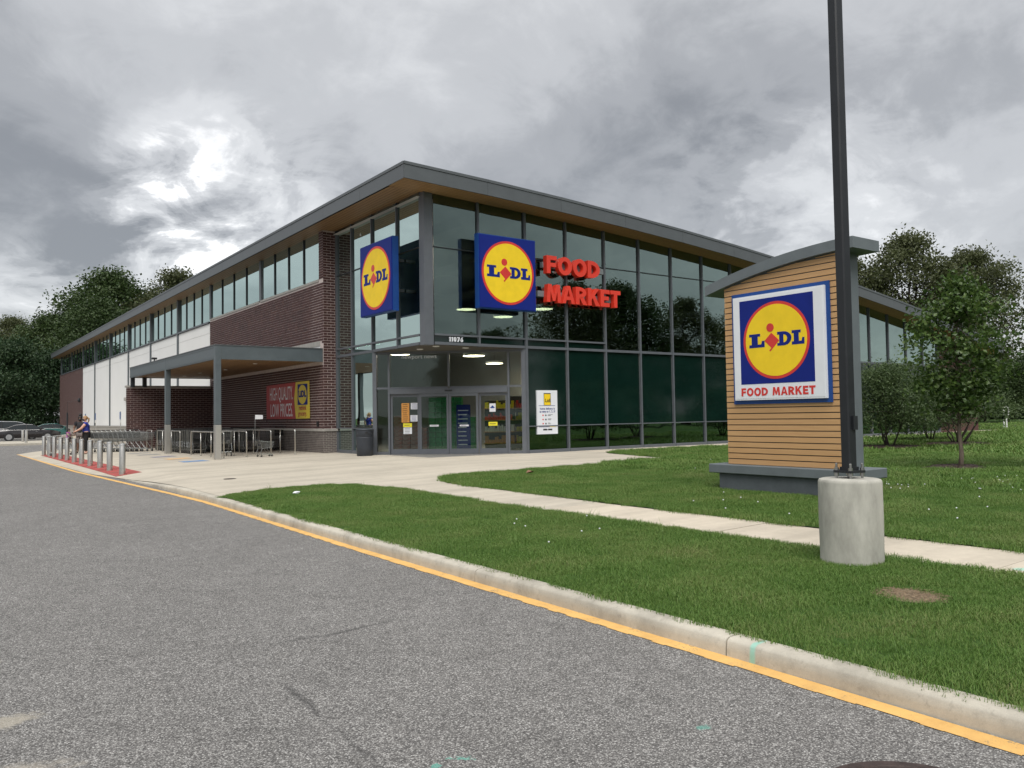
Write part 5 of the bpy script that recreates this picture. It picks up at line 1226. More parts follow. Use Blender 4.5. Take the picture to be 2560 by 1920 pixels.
# young maple on the lawn
maple = make_tree('maple_tree', 21, 4.25, 1.3, .98, 150, 46, .36, .10, M['leaf_maple'], M['bark'], .05, lambda t: (.38+.72*math.sin(pi*min(1, t*1.0+.06)))*(1 if t < .75 else max(.1, (1-t)/.25)**.6), .88, 20, .72, lean=(.12, -.1), lump=.34)
place(maple, 18.11, 8.57, 'young maple with a slim trunk in a mulch ring on the lawn', first=True, rz=.8)
P = at(2735, 1100, 20.5); place(maple, P.x, P.y, 'young maple mostly outside the right edge, only leaf tips in view', 1.0, 2.6)
# crape myrtle shrubs
def make_shrub(name, seed, H, rad, ncl, per, rc, leaf, mat, stems, splay, base=.15):
    rng = random.Random(seed); cl = []
    while len(cl) < ncl:
        t = base+(1-base)*rng.random()**.8; a = rng.uniform(0, 2*pi); r = rad*(.30+.85*math.sin(pi*min(.98, t*.82+.08)))*rng.random()**.5
        p = Vector((math.cos(a)*r, math.sin(a)*r, H*t*(1-.12*(r/rad)**2)))
        if rng.random() < .6+.8*vnoise(p, 3.2)+.2: cl.append(p)
    t = thing(name, 'x', 'shrub'); sb = MB()
    for i in range(stems):
        a = 2*pi*i/stems+rng.uniform(-.3, .3); b = Vector((math.cos(a)*rad*splay*rng.uniform(.5, 1), math.sin(a)*rad*splay*rng.uniform(.5, 1), H*rng.uniform(.5, .75)))
        pth = limb(sb, rng, (math.cos(a)*.08, math.sin(a)*.08, -.05), b, .03, .012, .1, 5, 6)
        for _ in range(3): limb(sb, rng, pth[3], rng.choice(cl), .014, .004, .1, 3, 5)
    sb.build('stems', M['barkdark'], t, smooth=True)
    link('foliage', crown_mesh(name, rng, cl, per, rc, leaf, mat, .7, .4), t); return t
sh1 = make_shrub('flowering_shrub', 5, 2.72, 1.55, 230, 95, .5, .10, M['leaf_shrub'], 7, .5, .28)
place(sh1, 26.39, 14.79, 'large rounded multi-stemmed shrub left of the young maple', first=True, cat='shrub')
sh2 = make_shrub('flowering_shrub', 9, 2.45, 1.75, 150, 70, .5, .10, M['leaf_shrub'], 8, .75, .42)
place(sh2, 30.03, 14.25, 'loose vase-shaped shrub with dark bare stems behind the young maple', first=True, cat='shrub')
place(sh1, 33.5, 17.0, 'rounded shrub farther back between the two front shrubs', .9, 1.2, cat='shrub')
# mulch beds
M['mulch'] = pm('mulch', (.055, .032, .024), .95, 0, .4, 30, bump=1.0, bscale=40)
def mulch(x, y, rx, ry, label, h=.07):
    mb = MB(); rng = random.Random(int(x*10)); n = 28; rings = [(1, 0.004), (.9, h*.55), (.6, h), (.3, h*1.1)]; vs = []
    for k, (f_, z) in enumerate(rings):
        for j in range(n): a = 2*pi*j/n; w = 1+.06*math.sin(3*a+k)+rng.uniform(-.03, .03); vs.append((x+rx*f_*w*math.cos(a), y+ry*f_*w*math.sin(a), G(x)+.012+z+rng.uniform(-.006, .006)*(k > 0)))
    fs = [(k*n+j, k*n+(j+1) % n, (k+1)*n+(j+1) % n, (k+1)*n+j) for k in range(len(rings)-1) for j in range(n)]+[tuple(3*n+j for j in range(n))]
    mb.add(vs, fs); t = thing('mulch_bed', label, 'mulch', (x, y, G(x))); mb.build('mound', M['mulch'], t, smooth=True)
    ch = MB()
    for _ in range(260):
        a = rng.uniform(0, 2*pi); q_ = rng.random()**.5; px, py = x+rx*q_*math.cos(a), y+ry*q_*math.sin(a); L = rng.uniform(.02, .05); th = rng.uniform(0, pi); zc = G(x)+.012+h*(1.0-.8*q_**3)+.012
        c_, s_ = math.cos(th)*L, math.sin(th)*L; k_ = rng.uniform(-.01, .01)
        ch.add([(px-c_, py-s_, zc-k_), (px-s_*.3, py+c_*.3, zc+.004), (px+c_, py+s_, zc+k_), (px+s_*.3, py-c_*.3, zc+.004)], [(0, 1, 2, 3)])
    tag(ch.build('chips', M['mulch'], t), kind='stuff')
mulch(18.3, 8.75, .85, .62, 'dark mulch ring round the trunk of the young maple')
mulch(26.4, 14.8, 1.5, 1.3, 'dark mulch bed under the large rounded shrub', .09)
mulch(30.1, 14.3, 1.3, 1.2, 'dark mulch bed under the loose vase-shaped shrub', .09)
# big trees
oak = make_tree('oak_tree', 3, 20, 3.5, 6.2, 330, 95, 2.3, .40, M['leaf_far'], M['barkdark'], .38, lambda t: (.55+.55*math.sin(pi*min(1, t*.9+.12)))*(1 if t < .8 else max(.15, (1-t)/.2)**.6), .82, 20, .6, shell=.45, lump=.42)
oak2 = make_tree('oak_tree', 14, 20, 4.5, 5.6, 230, 135, 1.75, .34, M['leaf_olive'], M['barkdark'], .36, lambda t: (.5+.6*math.sin(pi*min(1, t*.95+.05)))*(1 if t < .82 else max(.15, (1-t)/.18)**.6), .85, 24, .6, shell=.4, lump=.55)
bush = make_tree('evergreen_tree', 8, 10, .2, 3.6, 230, 70, 1.5, .30, M['leaf_dark'], M['barkdark'], .2, lambda t: (.95 if t < .55 else max(.12, (1-t)/.45)**.7), .8, 10, .5, shell=.4, lump=.3)
bigs = [(oak, 21.5, 127, 1.10, .3, 'tallest broad oak rising behind the far left end of the roof'), (oak2, 30, 124, 1.12, 1.0, 'thin-crowned tall tree right of the tallest oak above the roof'), (oak, 38, 130, 1.0, 2.2, 'rounded tree top just showing over the roof right of the tall pair'),
        (oak, 14.6, 131, .80, 3.3, 'middle-height oak left of the tallest oak'), (oak2, 10.5, 141, .82, 4.0, 'gappy tree top above the dark evergreens at the left'), (oak2, 6.8, 138, .76, 5.1, 'gappy tree at the very left edge of the picture'),
        (oak, 18.6, 119, .85, 4.4, 'oak filling the space just left of the roof end')]
for i, (p, x, y, s, rz, lab) in enumerate(bigs): place(p, x, y, lab, s, rz, first=(i in (0, 1)), group='trees behind the left end of the building')
evs = [(9.0, 111, 1.08, .4, 'dark evergreen against the far brick end of the building'), (12.6, 113.5, .98, 1.5, 'dark evergreen half hidden by the far brick end'), (5.6, 112, 1.05, 2.7, 'dark evergreen behind the parked cars'), (7.4, 117, 1.12, 3.8, 'taller dark evergreen between its two neighbours'), (2.2, 113, 1.0, 5.0, 'dark evergreen at the left edge behind the pale van'), (-.6, 116, 1.1, .9, 'dark evergreen just cut by the left picture edge')]
for i, (x, y, s, rz, lab) in enumerate(evs): place(bush, x, y, lab, s, rz, first=(i == 0), group='evergreens behind the parking lot')
rts = [(oak2, 1147, 81.5, 50.2, .88, .5, 'olive tree crown left above the right end of the roof'), (oak2, 0, 84.5, 44.5, .96, 2.0, 'highest olive tree crown above the right end of the roof'), (oak2, 0, 88, 40, .86, 3.9, 'right-hand olive tree crown above the young maple')]
for p, _, x, y, s, rz, lab in rts: place(p, x, y, lab, s, rz, group='olive trees behind the right end of the roof')
# low trees far right
for i, (px, d, s, lab) in enumerate(((2300, 92, .50, 'low tree behind the stems of the vase-shaped shrub'), (2390, 96, .55, 'low tree far behind the young maple trunk'), (2462, 88, .48, 'low tree below the utility poles'), (2520, 84, .46, 'low tree right of the utility poles near the edge'), (2580, 80, .5, 'low tree cut by the right picture edge'), (2650, 82, .6, 'low tree just past the right picture edge'))):
    P = at(px, 1040, d); place(oak, P.x, P.y, lab, s*.62, i*1.3, group='low trees at the far right', sz=s*.56)
for i, (px, d, s) in enumerate(((2250, 110, .5), (2340, 112, .6), (2430, 108, .55), (2500, 110, .6), (2570, 106, .55), (2640, 108, .6))):
    P = at(px, 1040, d); place(bush, P.x, P.y, 'dark hedge-like evergreen along the far right horizon', s*1.4, i*.9, group='evergreens along the far right horizon', sz=s*.8)
# trees across the road behind the photographer: they show as reflections in the glass
for i, (x, y, s, rz) in enumerate(((52, -36, .55, .4), (60, -42, .62, 1.7), (69, -36, .92, 2.9), (80, -40, .98, 4.1), (92, -38, .9, 5.2), (46, -48, .6, 3.1), (108, -40, .9, 1.1), (-62, -34, .6, 2.0), (-70, -50, .72, 3.3), (-50, -52, .66, .7))):
    place(oak if i % 2 else oak2, x, y, 'roadside tree behind the camera, mirrored in the front glass', s, rz, group='roadside trees mirrored in the glass', z=-.45)
for i, (x, y, s, rz) in enumerate(((-48, 74, .6, .4), (-62, 92, .62, 2.9))):
    place(oak, x, y, 'tree across the parking lot, mirrored in the side glass', s, rz, group='parking lot trees mirrored in the glass', z=-.45)

# ---- grass
def grassmat():
    m, n, l, b = nmat('grass_blade'); o = n['Material Output']
    oi = n.new('ShaderNodeObjectInfo'); gi = n.new('ShaderNodeNewGeometry')
    nz = n.new('ShaderNodeTexNoise'); nz.inputs['Scale'].default_value = .9; nz.inputs['Detail'].default_value = 7; nz.inputs['Roughness'].default_value = .65; l.new(oi.outputs['Location'], nz.inputs[0])
    t = mathn(n, l, 'ADD', mathn(n, l, 'MULTIPLY', nz.outputs[0], .72), mathn(n, l, 'ADD', mathn(n, l, 'MULTIPLY', gi.outputs['Random Per Island'], .24), mathn(n, l, 'MULTIPLY', oi.outputs['Random'], .10)))
    col = ramp(n, l, t, [(.22, (.055, .125, .022)), (.42, (.09, .18, .032)), (.56, (.135, .23, .05)), (.70, (.20, .25, .08)), (.84, (.31, .28, .14))])
    l.new(col, b.inputs['Base Color']); b.inputs['Roughness'].default_value = .5; b.inputs['Specular IOR Level'].default_value = .3
    tr = n.new('ShaderNodeBsdfTranslucent'); l.new(col, tr.inputs[0]); mx_ = n.new('ShaderNodeMixShader'); mx_.inputs[0].default_value = .3
    l.new(b.outputs[0], mx_.inputs[1]); l.new(tr.outputs[0], mx_.inputs[2]); l.new(mx_.outputs[0], o.inputs[0]); return m
M['grass'] = grassmat()
def clump(name, seed, n, rad, h0, h1, w):
    rng = random.Random(seed); vs, fs = [], []
    for _ in range(n):
        a = rng.uniform(0, 2*pi); r = rad*rng.random()**.5; x, y = r*math.cos(a), r*math.sin(a); h = rng.uniform(h0, h1); th = rng.uniform(0, 2*pi); bend = rng.uniform(.3, 1.5)*h; dx, dy = math.cos(th), math.sin(th); sx, sy = -dy*w*.5, dx*w*.5
        o = len(vs)
        vs += [(x-sx, y-sy, -.005), (x+sx, y+sy, -.005), (x+dx*bend*.35+sx*.7, y+dy*bend*.35+sy*.7, h*.62), (x+dx*bend*.35-sx*.7, y+dy*bend*.35-sy*.7, h*.62), (x+dx*bend, y+dy*bend, h)]
        fs += [(o, o+1, o+2, o+3), (o+3, o+2, o+4)]
    me = bpy.data.meshes.new(name); me.from_pydata(vs, [], fs); me.materials.append(M['grass']); return bpy.data.objects.new(name, me)
def grass_nodes(name, clumps, density, smin, smax, seed):
    ng = bpy.data.node_groups.new(name, 'GeometryNodeTree'); ng.interface.new_socket('Geometry', in_out='INPUT', socket_type='NodeSocketGeometry'); ng.interface.new_socket('Geometry', in_out='OUTPUT', socket_type='NodeSocketGeometry')
    n, l = ng.nodes, ng.links; gi = n.new('NodeGroupInput'); go = n.new('NodeGroupOutput'); jn = n.new('GeometryNodeJoinGeometry')
    for i, c in enumerate(clumps):
        dp = n.new('GeometryNodeDistributePointsOnFaces'); dp.inputs['Density'].default_value = density/len(clumps); dp.inputs['Seed'].default_value = seed+i*17; l.new(gi.outputs[0], dp.inputs['Mesh'])
        ob = n.new('GeometryNodeObjectInfo'); ob.inputs['Object'].default_value = c; ob.inputs['As Instance'].default_value = True
        ip = n.new('GeometryNodeInstanceOnPoints'); l.new(dp.outputs['Points'], ip.inputs['Points']); l.new(ob.outputs['Geometry'], ip.inputs['Instance'])
        rv = n.new('FunctionNodeRandomValue'); rv.data_type = 'FLOAT_VECTOR'; rv.inputs[0].default_value = (0, 0, 0); rv.inputs[1].default_value = (.12, .12, 6.28); rv.inputs['Seed'].default_value = i; l.new(rv.outputs[0], ip.inputs['Rotation'])
        rs_ = n.new('FunctionNodeRandomValue'); rs_.data_type = 'FLOAT'; rs_.inputs[2].default_value = smin; rs_.inputs[3].default_value = smax; rs_.inputs['Seed'].default_value = i+40
        # slow patches of longer and shorter turf
        ps = n.new('GeometryNodeInputPosition'); nz = n.new('ShaderNodeTexNoise'); nz.inputs['Scale'].default_value = 1.1; nz.inputs['Detail'].default_value = 3; l.new(ps.outputs[0], nz.inputs['Vector'])
        mr = n.new('ShaderNodeMapRange'); mr.inputs[1].default_value = .3; mr.inputs[2].default_value = .7; mr.inputs[3].default_value = .6; mr.inputs[4].default_value = 1.45; l.new(nz.outputs[0], mr.inputs[0])
        mu = n.new('ShaderNodeMath'); mu.operation = 'MULTIPLY'; l.new(rs_.outputs[1], mu.inputs[0]); l.new(mr.outputs[0], mu.inputs[1]); l.new(mu.outputs[0], ip.inputs['Scale'])
        l.new(ip.outputs[0], jn.inputs[0])
    l.new(jn.outputs[0], go.inputs[0]); return ng
def inpatch(x, y):
    if ((x-6.17)/.2)**2+((y-3.32)/.25)**2 < 1: return True
    if ((x-18.3)/.82)**2+((y-8.75)/.6)**2 < 1 or ((x-26.4)/1.45)**2+((y-14.8)/1.25)**2 < 1 or ((x-30.1)/1.25)**2+((y-14.3)/1.15)**2 < 1: return True
    if 11.2 < x < 11.95 and 6.98 < y < 9.4: return True
    if (x-7.12)**2+(y-4.39)**2 < .27**2: return True
    return False
def grass_obj(name, label, poly, cuts, keep, ng):
    o = sheet(name, poly, lambda x, y: zl(x, y)+.002, M['lawn'], cx=cuts[0], cy=cuts[1], keep=keep)
    bm = bmesh.new(); bm.from_mesh(o.data); dead = [f_ for f_ in bm.faces if inpatch(f_.calc_center_median().x, f_.calc_center_median().y)]; bmesh.ops.delete(bm, geom=dead, context='FACES'); bm.to_mesh(o.data); bm.free()
    md = o.modifiers.new('grass', 'NODES'); md.node_group = ng; tag(o, label, 'grass', kind='stuff'); return o
fr = lambda a: [a+.08*i for i in range(8)]
view = [((0, -6.5, 0), (.37, -.93, 0))]       # keep what lies on the visible side of the right edge of the view
c_near = [clump('grass_tuft', s, 64, .10, .012, .036, .0034) for s in (1, 2, 3)]
c_far = [clump('grass_tuft', s, 60, .17, .03, .075, .009) for s in (4, 5)]
c_vfar = [clump('grass_tuft', s, 60, .42, .04, .085, .024) for s in (6, 7)]
weed = [clump('grass_weed', s, 9, .05, .10, .19, .006) for s in (11, 12)]
g1 = grass_nodes('turf_near', c_near, 300, .8, 1.2, 3); g2 = grass_nodes('turf_mid', c_near, 170, .9, 1.35, 50); g3 = grass_nodes('turf_far', c_far, 38, .8, 1.3, 90); g4 = grass_nodes('turf_distant', c_vfar, 7, .8, 1.3, 130); g5 = grass_nodes('weeds', weed, .5, .5, 1.0, 170)
GP1 = [(kb(y)+.15, y) for y in (-4, 1.8, 4, 6.6, 9.3, 13, 15.6)] + LAWN1 + [(7.49, 9), (7.49, -4)]
o = grass_obj('verge_grass', 'short green grass of the verge between kerb and sidewalk', GP1[::-1], ([5.94+.08*i for i in range(7)]+[6.85+.09*i for i in range(7)], [3+.09*i for i in range(8)]+[4.1+.09*i for i in range(7)]), view, g1)
GP2 = [(8.60, -4), (8.60, 7.8)] + LAWN2[1:] + [(24, 20.74), (24, -4)]
keepn = view+[((13.5, 0, 0), (1, 0, 0))]
o = grass_obj('lawn_grass', 'short green grass of the front lawn around the monument sign', GP2[::-1], ([11.2+.12*i for i in range(8)], [6.98+.2*i for i in range(13)]), keepn, g2)
o = grass_obj('lawn_grass', 'short green grass of the front lawn before the glass front', GP2[::-1], ([17.4+.15*i for i in range(13)], [8.1+.15*i for i in range(10)]), view+[((13.5, 0, 0), (-1, 0, 0))], g3)
o = grass_obj('lawn_grass', 'grass of the lawn around the shrubs', [(24, 1), (24, 20.74), (49.5, 20.74), (62, 30), (75, 30), (75, 1)][::-1], ([24.9+.25*i for i in range(13)]+[28.8+.25*i for i in range(11)], [13.1+.25*i for i in range(12)]), view, g4)
o = grass_obj('weeds', 'taller weed tufts scattered over the verge and along the sidewalk edges', GP1[::-1], ([], []), view, g5)
# dry patch over a buried box
M['straw'] = pm('dry_thatch', (.22, .16, .10), .95, 0, .35, 40, bump=1, bscale=60)
t = thing('bare_patch', 'dry brown patch of dead turf in the verge near the right edge', 'bare patch', (6.17, 3.32, G(6.17)))
mb = MB(); rng = random.Random(4); n = 22
mb.add([(6.17+.23*math.cos(2*pi*j/n)*(1+rng.uniform(-.15, .15)), 3.32+.28*math.sin(2*pi*j/n)*(1+rng.uniform(-.15, .15)), G(6.17)+.018) for j in range(n)], [tuple(range(n))]); mb.build('soil', M['straw'], t)
mb = MB()
for _ in range(420):
    a = rng.uniform(0, 2*pi); q_ = rng.random()**.5; px, py = 6.17+.22*q_*math.cos(a), 3.32+.27*q_*math.sin(a); L = rng.uniform(.02, .06); th = rng.uniform(0, 2*pi); z_ = G(6.17)+.02+rng.uniform(0, .012)
    mb.add([(px, py, z_), (px+.002, py+.002, z_+.004), (px+L*math.cos(th), py+L*math.sin(th), z_+rng.uniform(0, .012))], [(0, 1, 2)])
tag(mb.build('straw', M['straw'], t), kind='stuff')
# clover flowers on the lawn
cf = MB(); rng = random.Random(31)
for (cx_, cy_, sp_, nn_) in ((13.2, 7.2, .8, 14), (15.5, 6.8, .9, 16), (14.2, 5.9, .7, 8), (11.0, 4.8, .9, 6), (9.8, 8.0, 1.2, 8), (6.0, 8.0, 1.6, 8), (17.0, 12.0, 3, 16)):
    for _ in range(nn_):
        x_, y_ = rng.gauss(cx_, sp_*.6), rng.gauss(cy_, sp_*.5)
        if x_ > 8.8 or x_ < 7.3: cf.lathe([(.004, 0), (.011, .006), (.009, .014), (.0001, .018)], (x_, y_, G(x_)+.05), 5)
tag(cf.build('clover_flowers', M['paper']), 'tiny white clover heads scattered over the lawns', 'flowers', kind='stuff')
# small litter
t = thing('fallen_leaf', 'curled brown leaf lying on the lawn before the entrance', 'leaf', (10.86, 14.35, 0))
mb = MB(); mb.add([(10.74, 14.35, .05), (10.86, 14.27, .09), (10.99, 14.36, .06), (10.87, 14.44, .11), (10.865, 14.355, .045)], [(0, 1, 4), (1, 2, 4), (2, 3, 4), (3, 0, 4)]); mb.build('blade', pm('dead_leaf', (.22, .12, .07), .8, 0, .2, 20), t)
P = gnd(740, 1237); t = thing('paper_scrap', 'crumpled white scrap of paper on the verge grass near the plaza', 'litter', P)
bm = bmesh.new(); bmesh.ops.create_icosphere(bm, subdivisions=2, radius=.05)
for v in bm.verts: v.co = Vector((v.co.x*1.6, v.co.y, v.co.z*.5+.04))*(1+.25*random.uniform(-1, 1))
me = bpy.data.meshes.new('wad'); bm.to_mesh(me); bm.free(); me.materials.append(M['paper']); link('wad', me, t)
# ================================================================== traffic island, signs, cars, people
isl = MB(); iz = -.14; pts_ = [(4.3, 66.4), (9.5, 66.4), (9.5, 75.5), (4.9, 75.5), (4.3, 74.5)]
k = len(pts_); isl.add([(x, y, iz) for x, y in pts_]+[(x, y, ZR-.02) for x, y in pts_], [tuple(range(k))]+[(i, (i+1) % k, k+(i+1) % k, k+i)[::-1] for i in range(k)])
tag(isl.build('traffic_island', M['kerb'], None, fixn=True), kind='structure')
# accessible-parking sign posts along the building (plates seen edge-on)
M['signblue'] = pm('sign_plate_blue', (.04, .12, .33), .4)
for i, (y, lab) in enumerate(((62.3, 'parking sign post nearest the brick screen wall'), (72.5, 'parking sign post right of the two shoppers'), (77.5, 'short parking sign post just above the blonde shopper'))):
    t = thing('sign_post', lab, 'sign post', (11.2, y, -.05), group='parking sign posts along the building')
    MB().tube([(11.2, y, -.06), (11.2, y, 2.0)], .03, 8).build('post', M['steel'], t)
    MB().bbox(11.16, 11.175, y-.16, y+.16, 1.45, 1.98, .004).build('sign_plate', M['signblue'], t)
    MB().bbox(11.16, 11.175, y-.16, y+.16, 1.2, 1.43, .004).build('sign_plate', M['white'], t)
t = thing('sign_post', 'thin dark post with a round top before the far brick end', 'sign post', (11.2, 88.4, -.1))
MB().tube([(11.2, 88.4, -.1), (11.2, 88.4, 2.2)], .07, 8).build('post', M['darkframe'], t); MB().lathe([(.05, 3.2), (.12, 3.3), (.12, 3.5), (.05, 3.6)], (12.2, 88.4, 0), 10).build('wall_lamp', M['darkframe'], t)
MB().tube([(11.2, 88.4, 2.2), (11.2, 88.4, 3.25), (12.2, 88.4, 3.4)], .015, 6).build('arm', M['darkframe'], t)
t = thing('wall_lamp', 'small pale lamp on the white wall panel near the screen wall', 'lamp', (XB, 66.5, 2.6)); MB().bbox(XB-.12, XB+.03, 66.3, 66.62, 2.85, 3.1, .03).build('housing', M['stone'], t); MB().box(XB-.09, XB, 66.35, 66.57, 2.83, 2.848).build('lens', M['white'], t)
# white railing at the far end
t = thing('guard_railing', 'low white railing between the parked cars and the far brick end', 'railing', (9, 104, -.3))
for z in (.35, .62, .9): MB().tube([(5, 104.5, z), (13.5, 104.5, z)], .035, 6).build('rail', M['white'], t)
for i in range(8): MB().tube([(5+i*1.2, 104.5, -.3), (5+i*1.2, 104.5, .9)], .035, 6).build('post', M['white'], t)
# ---- cars
def car(name, label, loc, rz, paint, prof, roof, L, Wd, wheel_r, wx, belt, scale=1.0, van=False):
    """prof: [(x, top z)] of the lower body; roof: [(x, z)] from rear glass base to windscreen base"""
    t = thing(name, label, 'car', (0, 0, 0), 0); w = Wd/2
    secs = []
    for (x, zt_) in prof:
        e_ = min(1, (x+L/2)/.5, (L/2-x)/.6); tw = w*(.86+.14*max(0, min(1, e_))**.5)
        zb = .24 if abs(x) < L/2-.05 else .34
        secs.append([(x, s_*yy, zz) for s_ in (1,) for yy, zz in ((0, zb), (tw*.9, zb), (tw, zb+.16), (tw*1.0, .62), (tw*.965, min(zt_, belt)-.03), (tw*.90, zt_-.005), (tw*.5, zt_+.02), (0, zt_+.028))])
    mb = MB(); k = 8; vs = []; fs = []
    for s_ in (1, -1):
        o = len(vs)
        for sec in secs: vs += [(p[0], p[1]*s_, p[2]) for p in sec]
        for i in range(len(secs)-1):
            for j in range(k-1): fs.append((o+i*k+j, o+i*k+j+1, o+(i+1)*k+j+1, o+(i+1)*k+j))
        fs.append(tuple(o+j for j in range(k))); fs.append(tuple(o+(len(secs)-1)*k+j for j in range(k)))
    bm = bmesh.new(); bv = [bm.verts.new(v) for v in vs]
    for f_ in fs:
        try: bm.faces.new([bv[i] for i in f_])
        except ValueError: pass
    bmesh.ops.remove_doubles(bm, verts=bm.verts, dist=.0005); bmesh.ops.recalc_face_normals(bm, faces=bm.faces)
    me = bpy.data.meshes.new('body'); bm.to_mesh(me); bm.free(); me.materials.append(paint); body = link('body', me, t); smooth_by_angle(body, 35)
    # greenhouse
    gh = MB(); n = len(roof); mi = []
    for s_ in (1, -1):
        o = len(gh.v)
        for (x, z) in roof:
            lean = (z-belt)/max(.01, max(r_[1] for r_ in roof)-belt); gh.v += [(x, s_*w*.90, belt-.04), (x, s_*w*(.90-.16*lean), z-.03*lean), (x, s_*w*(.55), z+.012), (x, 0, z+.02)]
        for i in range(n-1):
            for j in range(3):
                f_ = (o+i*4+j, o+i*4+j+1, o+(i+1)*4+j+1, o+(i+1)*4+j); gh.f.append(f_ if s_ > 0 else f_[::-1])
                if j == 0: mi.append(1)
                else: mi.append(1 if (i == 0 and not van) or i == n-2 else 0)
    g_ = gh.build('cabin', [paint, M['carglass']], t)
    for p, m_ in zip(g_.data.polygons, mi): p.material_index = m_
    bm = bmesh.new(); bm.from_mesh(g_.data); bmesh.ops.recalc_face_normals(bm, faces=bm.faces); bm.to_mesh(g_.data); bm.free()
    for s_ in (1, -1):
        tr_ = [(x, s_*(w*(.905-.16*((z-belt)/(max(r_[1] for r_ in roof)-belt)))), z-.03*((z-belt)/(max(r_[1] for r_ in roof)-belt))) for x, z in roof]
        MB().tube(tr_, .02, 5).build('roof_rail', paint, g_)
        MB().tube([(roof[0][0], s_*w*.955, belt-.015), (roof[-1][0], s_*w*.955, belt-.015)], .012, 5).build('window_trim', M['chrome'], g_)
        for x in ([-.1] if not van else [-.9, .35]):
            ztp = lerp_tab(roof, x); MB().tube([(x, s_*w*.925, belt-.02), (x-.03, s_*w*.76, ztp-.03)], .035, 5).build('pillar', M['black'], g_)
        MB().bbox(roof[-1][0]-.45, roof[-1][0]-.25, s_*(w+.09)-.09, s_*(w+.09)+.09, belt-.02, belt+.13, .03).build('mirror', paint, t)
        for x in (-.45, .65): MB().bbox(x-.09, x+.09, s_*w*.985-.015, s_*w*.985+.015, belt-.17, belt-.135, .006).build('door_handle', M['chrome'], body)
        MB().box(-.12, -.11, s_*w*.99-.004, s_*w*.99+.006, .36, belt-.04).build('door_gap', M['black'], body)
        for x in wx:
            MB().lathe([(wheel_r+.06, 0), (wheel_r+.06, s_*.01)], (x, s_*(w-.005), wheel_r), 28, 'y').build('wheel_arch', M['black'], body)
            wh = MB().lathe([(wheel_r*.66, -.11), (wheel_r*.95, -.11), (wheel_r, -.09), (wheel_r, .09), (wheel_r*.95, .11), (wheel_r*.68, .115)], (x, s_*(w-.09), wheel_r), 28, 'y').build('wheel', M['rubber'], t, smooth=False)
            r_ = MB()
            for q_ in range(10):
                a_ = 2*pi*q_/10; c_, s2 = math.cos(a_), math.sin(a_); yy = s_*(w+.024)
                p0 = Vector((x+c_*wheel_r*.14-s2*.02, yy, wheel_r+s2*wheel_r*.14+c_*.02)); p1 = Vector((x+c_*wheel_r*.64-s2*.028, yy, wheel_r+s2*wheel_r*.64+c_*.028)); p2 = Vector((x+c_*wheel_r*.64+s2*.028, yy, wheel_r+s2*wheel_r*.64-c_*.028)); p3 = Vector((x+c_*wheel_r*.14+s2*.02, yy, wheel_r+s2*wheel_r*.14-c_*.02))
                r_.add([p0, p1, p2, p3], [(0, 1, 2, 3)])
            r_.lathe([(wheel_r*.62, s_*.02), (wheel_r*.7, s_*.028)], (x, s_*w, wheel_r), 28, 'y'); r_.build('rim', M['rim'], wh)
    zr = lerp_tab(prof, -L/2+.1)
    for s_ in (1, -1):
        MB().bbox(-L/2-.015, -L/2+.42, s_*w*.80-.12, s_*w*.80+.13, zr-.24, zr-.06, .03).build('tail_light', M['tail'], t)
        MB().bbox(L/2-.35, L/2+.01, s_*w*.74-.16, s_*w*.74+.12, .62, .74, .03).build('headlight', M['carglass'], t)
    MB().bbox(-L/2-.03, -L/2+.1, -w*.85, w*.85, .32, .55, .03).build('bumper', paint, t); MB().bbox(L/2-.12, L/2+.03, -w*.82, w*.82, .28, .5, .03).build('bumper', paint, t)
    t.location = loc; t.rotation_euler.z = rz; return t
M['carglass'] = pm('car_glass', (.012, .017, .018), .04, 0, .1, 1, spec=.8)
M['rim'] = pm('alloy_rim', (.55, .55, .55), .3, .9, .05, 5); M['tail'] = pm('tail_light', (.4, .02, .02), .2)
dk = pm('black_brown_paint', (.014, .010, .010), .22, .1, .05, 2, coat=1.0); sv = pm('silver_paint', (.52, .53, .54), .3, .4, .04, 2, coat=1.0); tl = pm('teal_paint', (.02, .13, .12), .3, .2, .04, 2, coat=1.0)
sed_prof = [(-2.52, .80), (-2.48, .95), (-2.2, 1.0), (-1.6, 1.02), (-.8, .98), (.3, .96), (1.05, .95), (1.8, .88), (2.3, .78), (2.52, .62)]
sed_roof = [(-1.95, .99), (-1.0, 1.40), (-.3, 1.46), (.35, 1.43), (1.3, .98)]
car('sedan_car', 'dark brown-black sedan parked beyond the bollards', (7.6, 84.6, ZR), R(-4), dk, sed_prof, sed_roof, 5.1, 1.86, .34, (-1.45, 1.5), .96)
van_prof = [(-2.5, .85), (-2.46, 1.0), (-2.2, 1.05), (-1.2, 1.06), (0, 1.05), (.9, 1.05), (1.6, 1.0), (2.2, .88), (2.5, .68)]
van_roof = [(-2.42, 1.06), (-2.2, 1.66), (-1.0, 1.76), (.2, 1.72), (.7, 1.62), (1.75, 1.02)]
car('minivan_car', 'silver minivan parked behind the dark sedan', (6.9, 90.2, ZR), R(-4), sv, van_prof, van_roof, 5.1, 1.98, .34, (-1.5, 1.5), 1.05, van=True)
car('hatchback_car', 'teal car seen only above the hood of the sedan', (11.2, 98.5, ZR), R(-4), tl, sed_prof, sed_roof, 5.1, 1.86, .34, (-1.45, 1.5), .96)
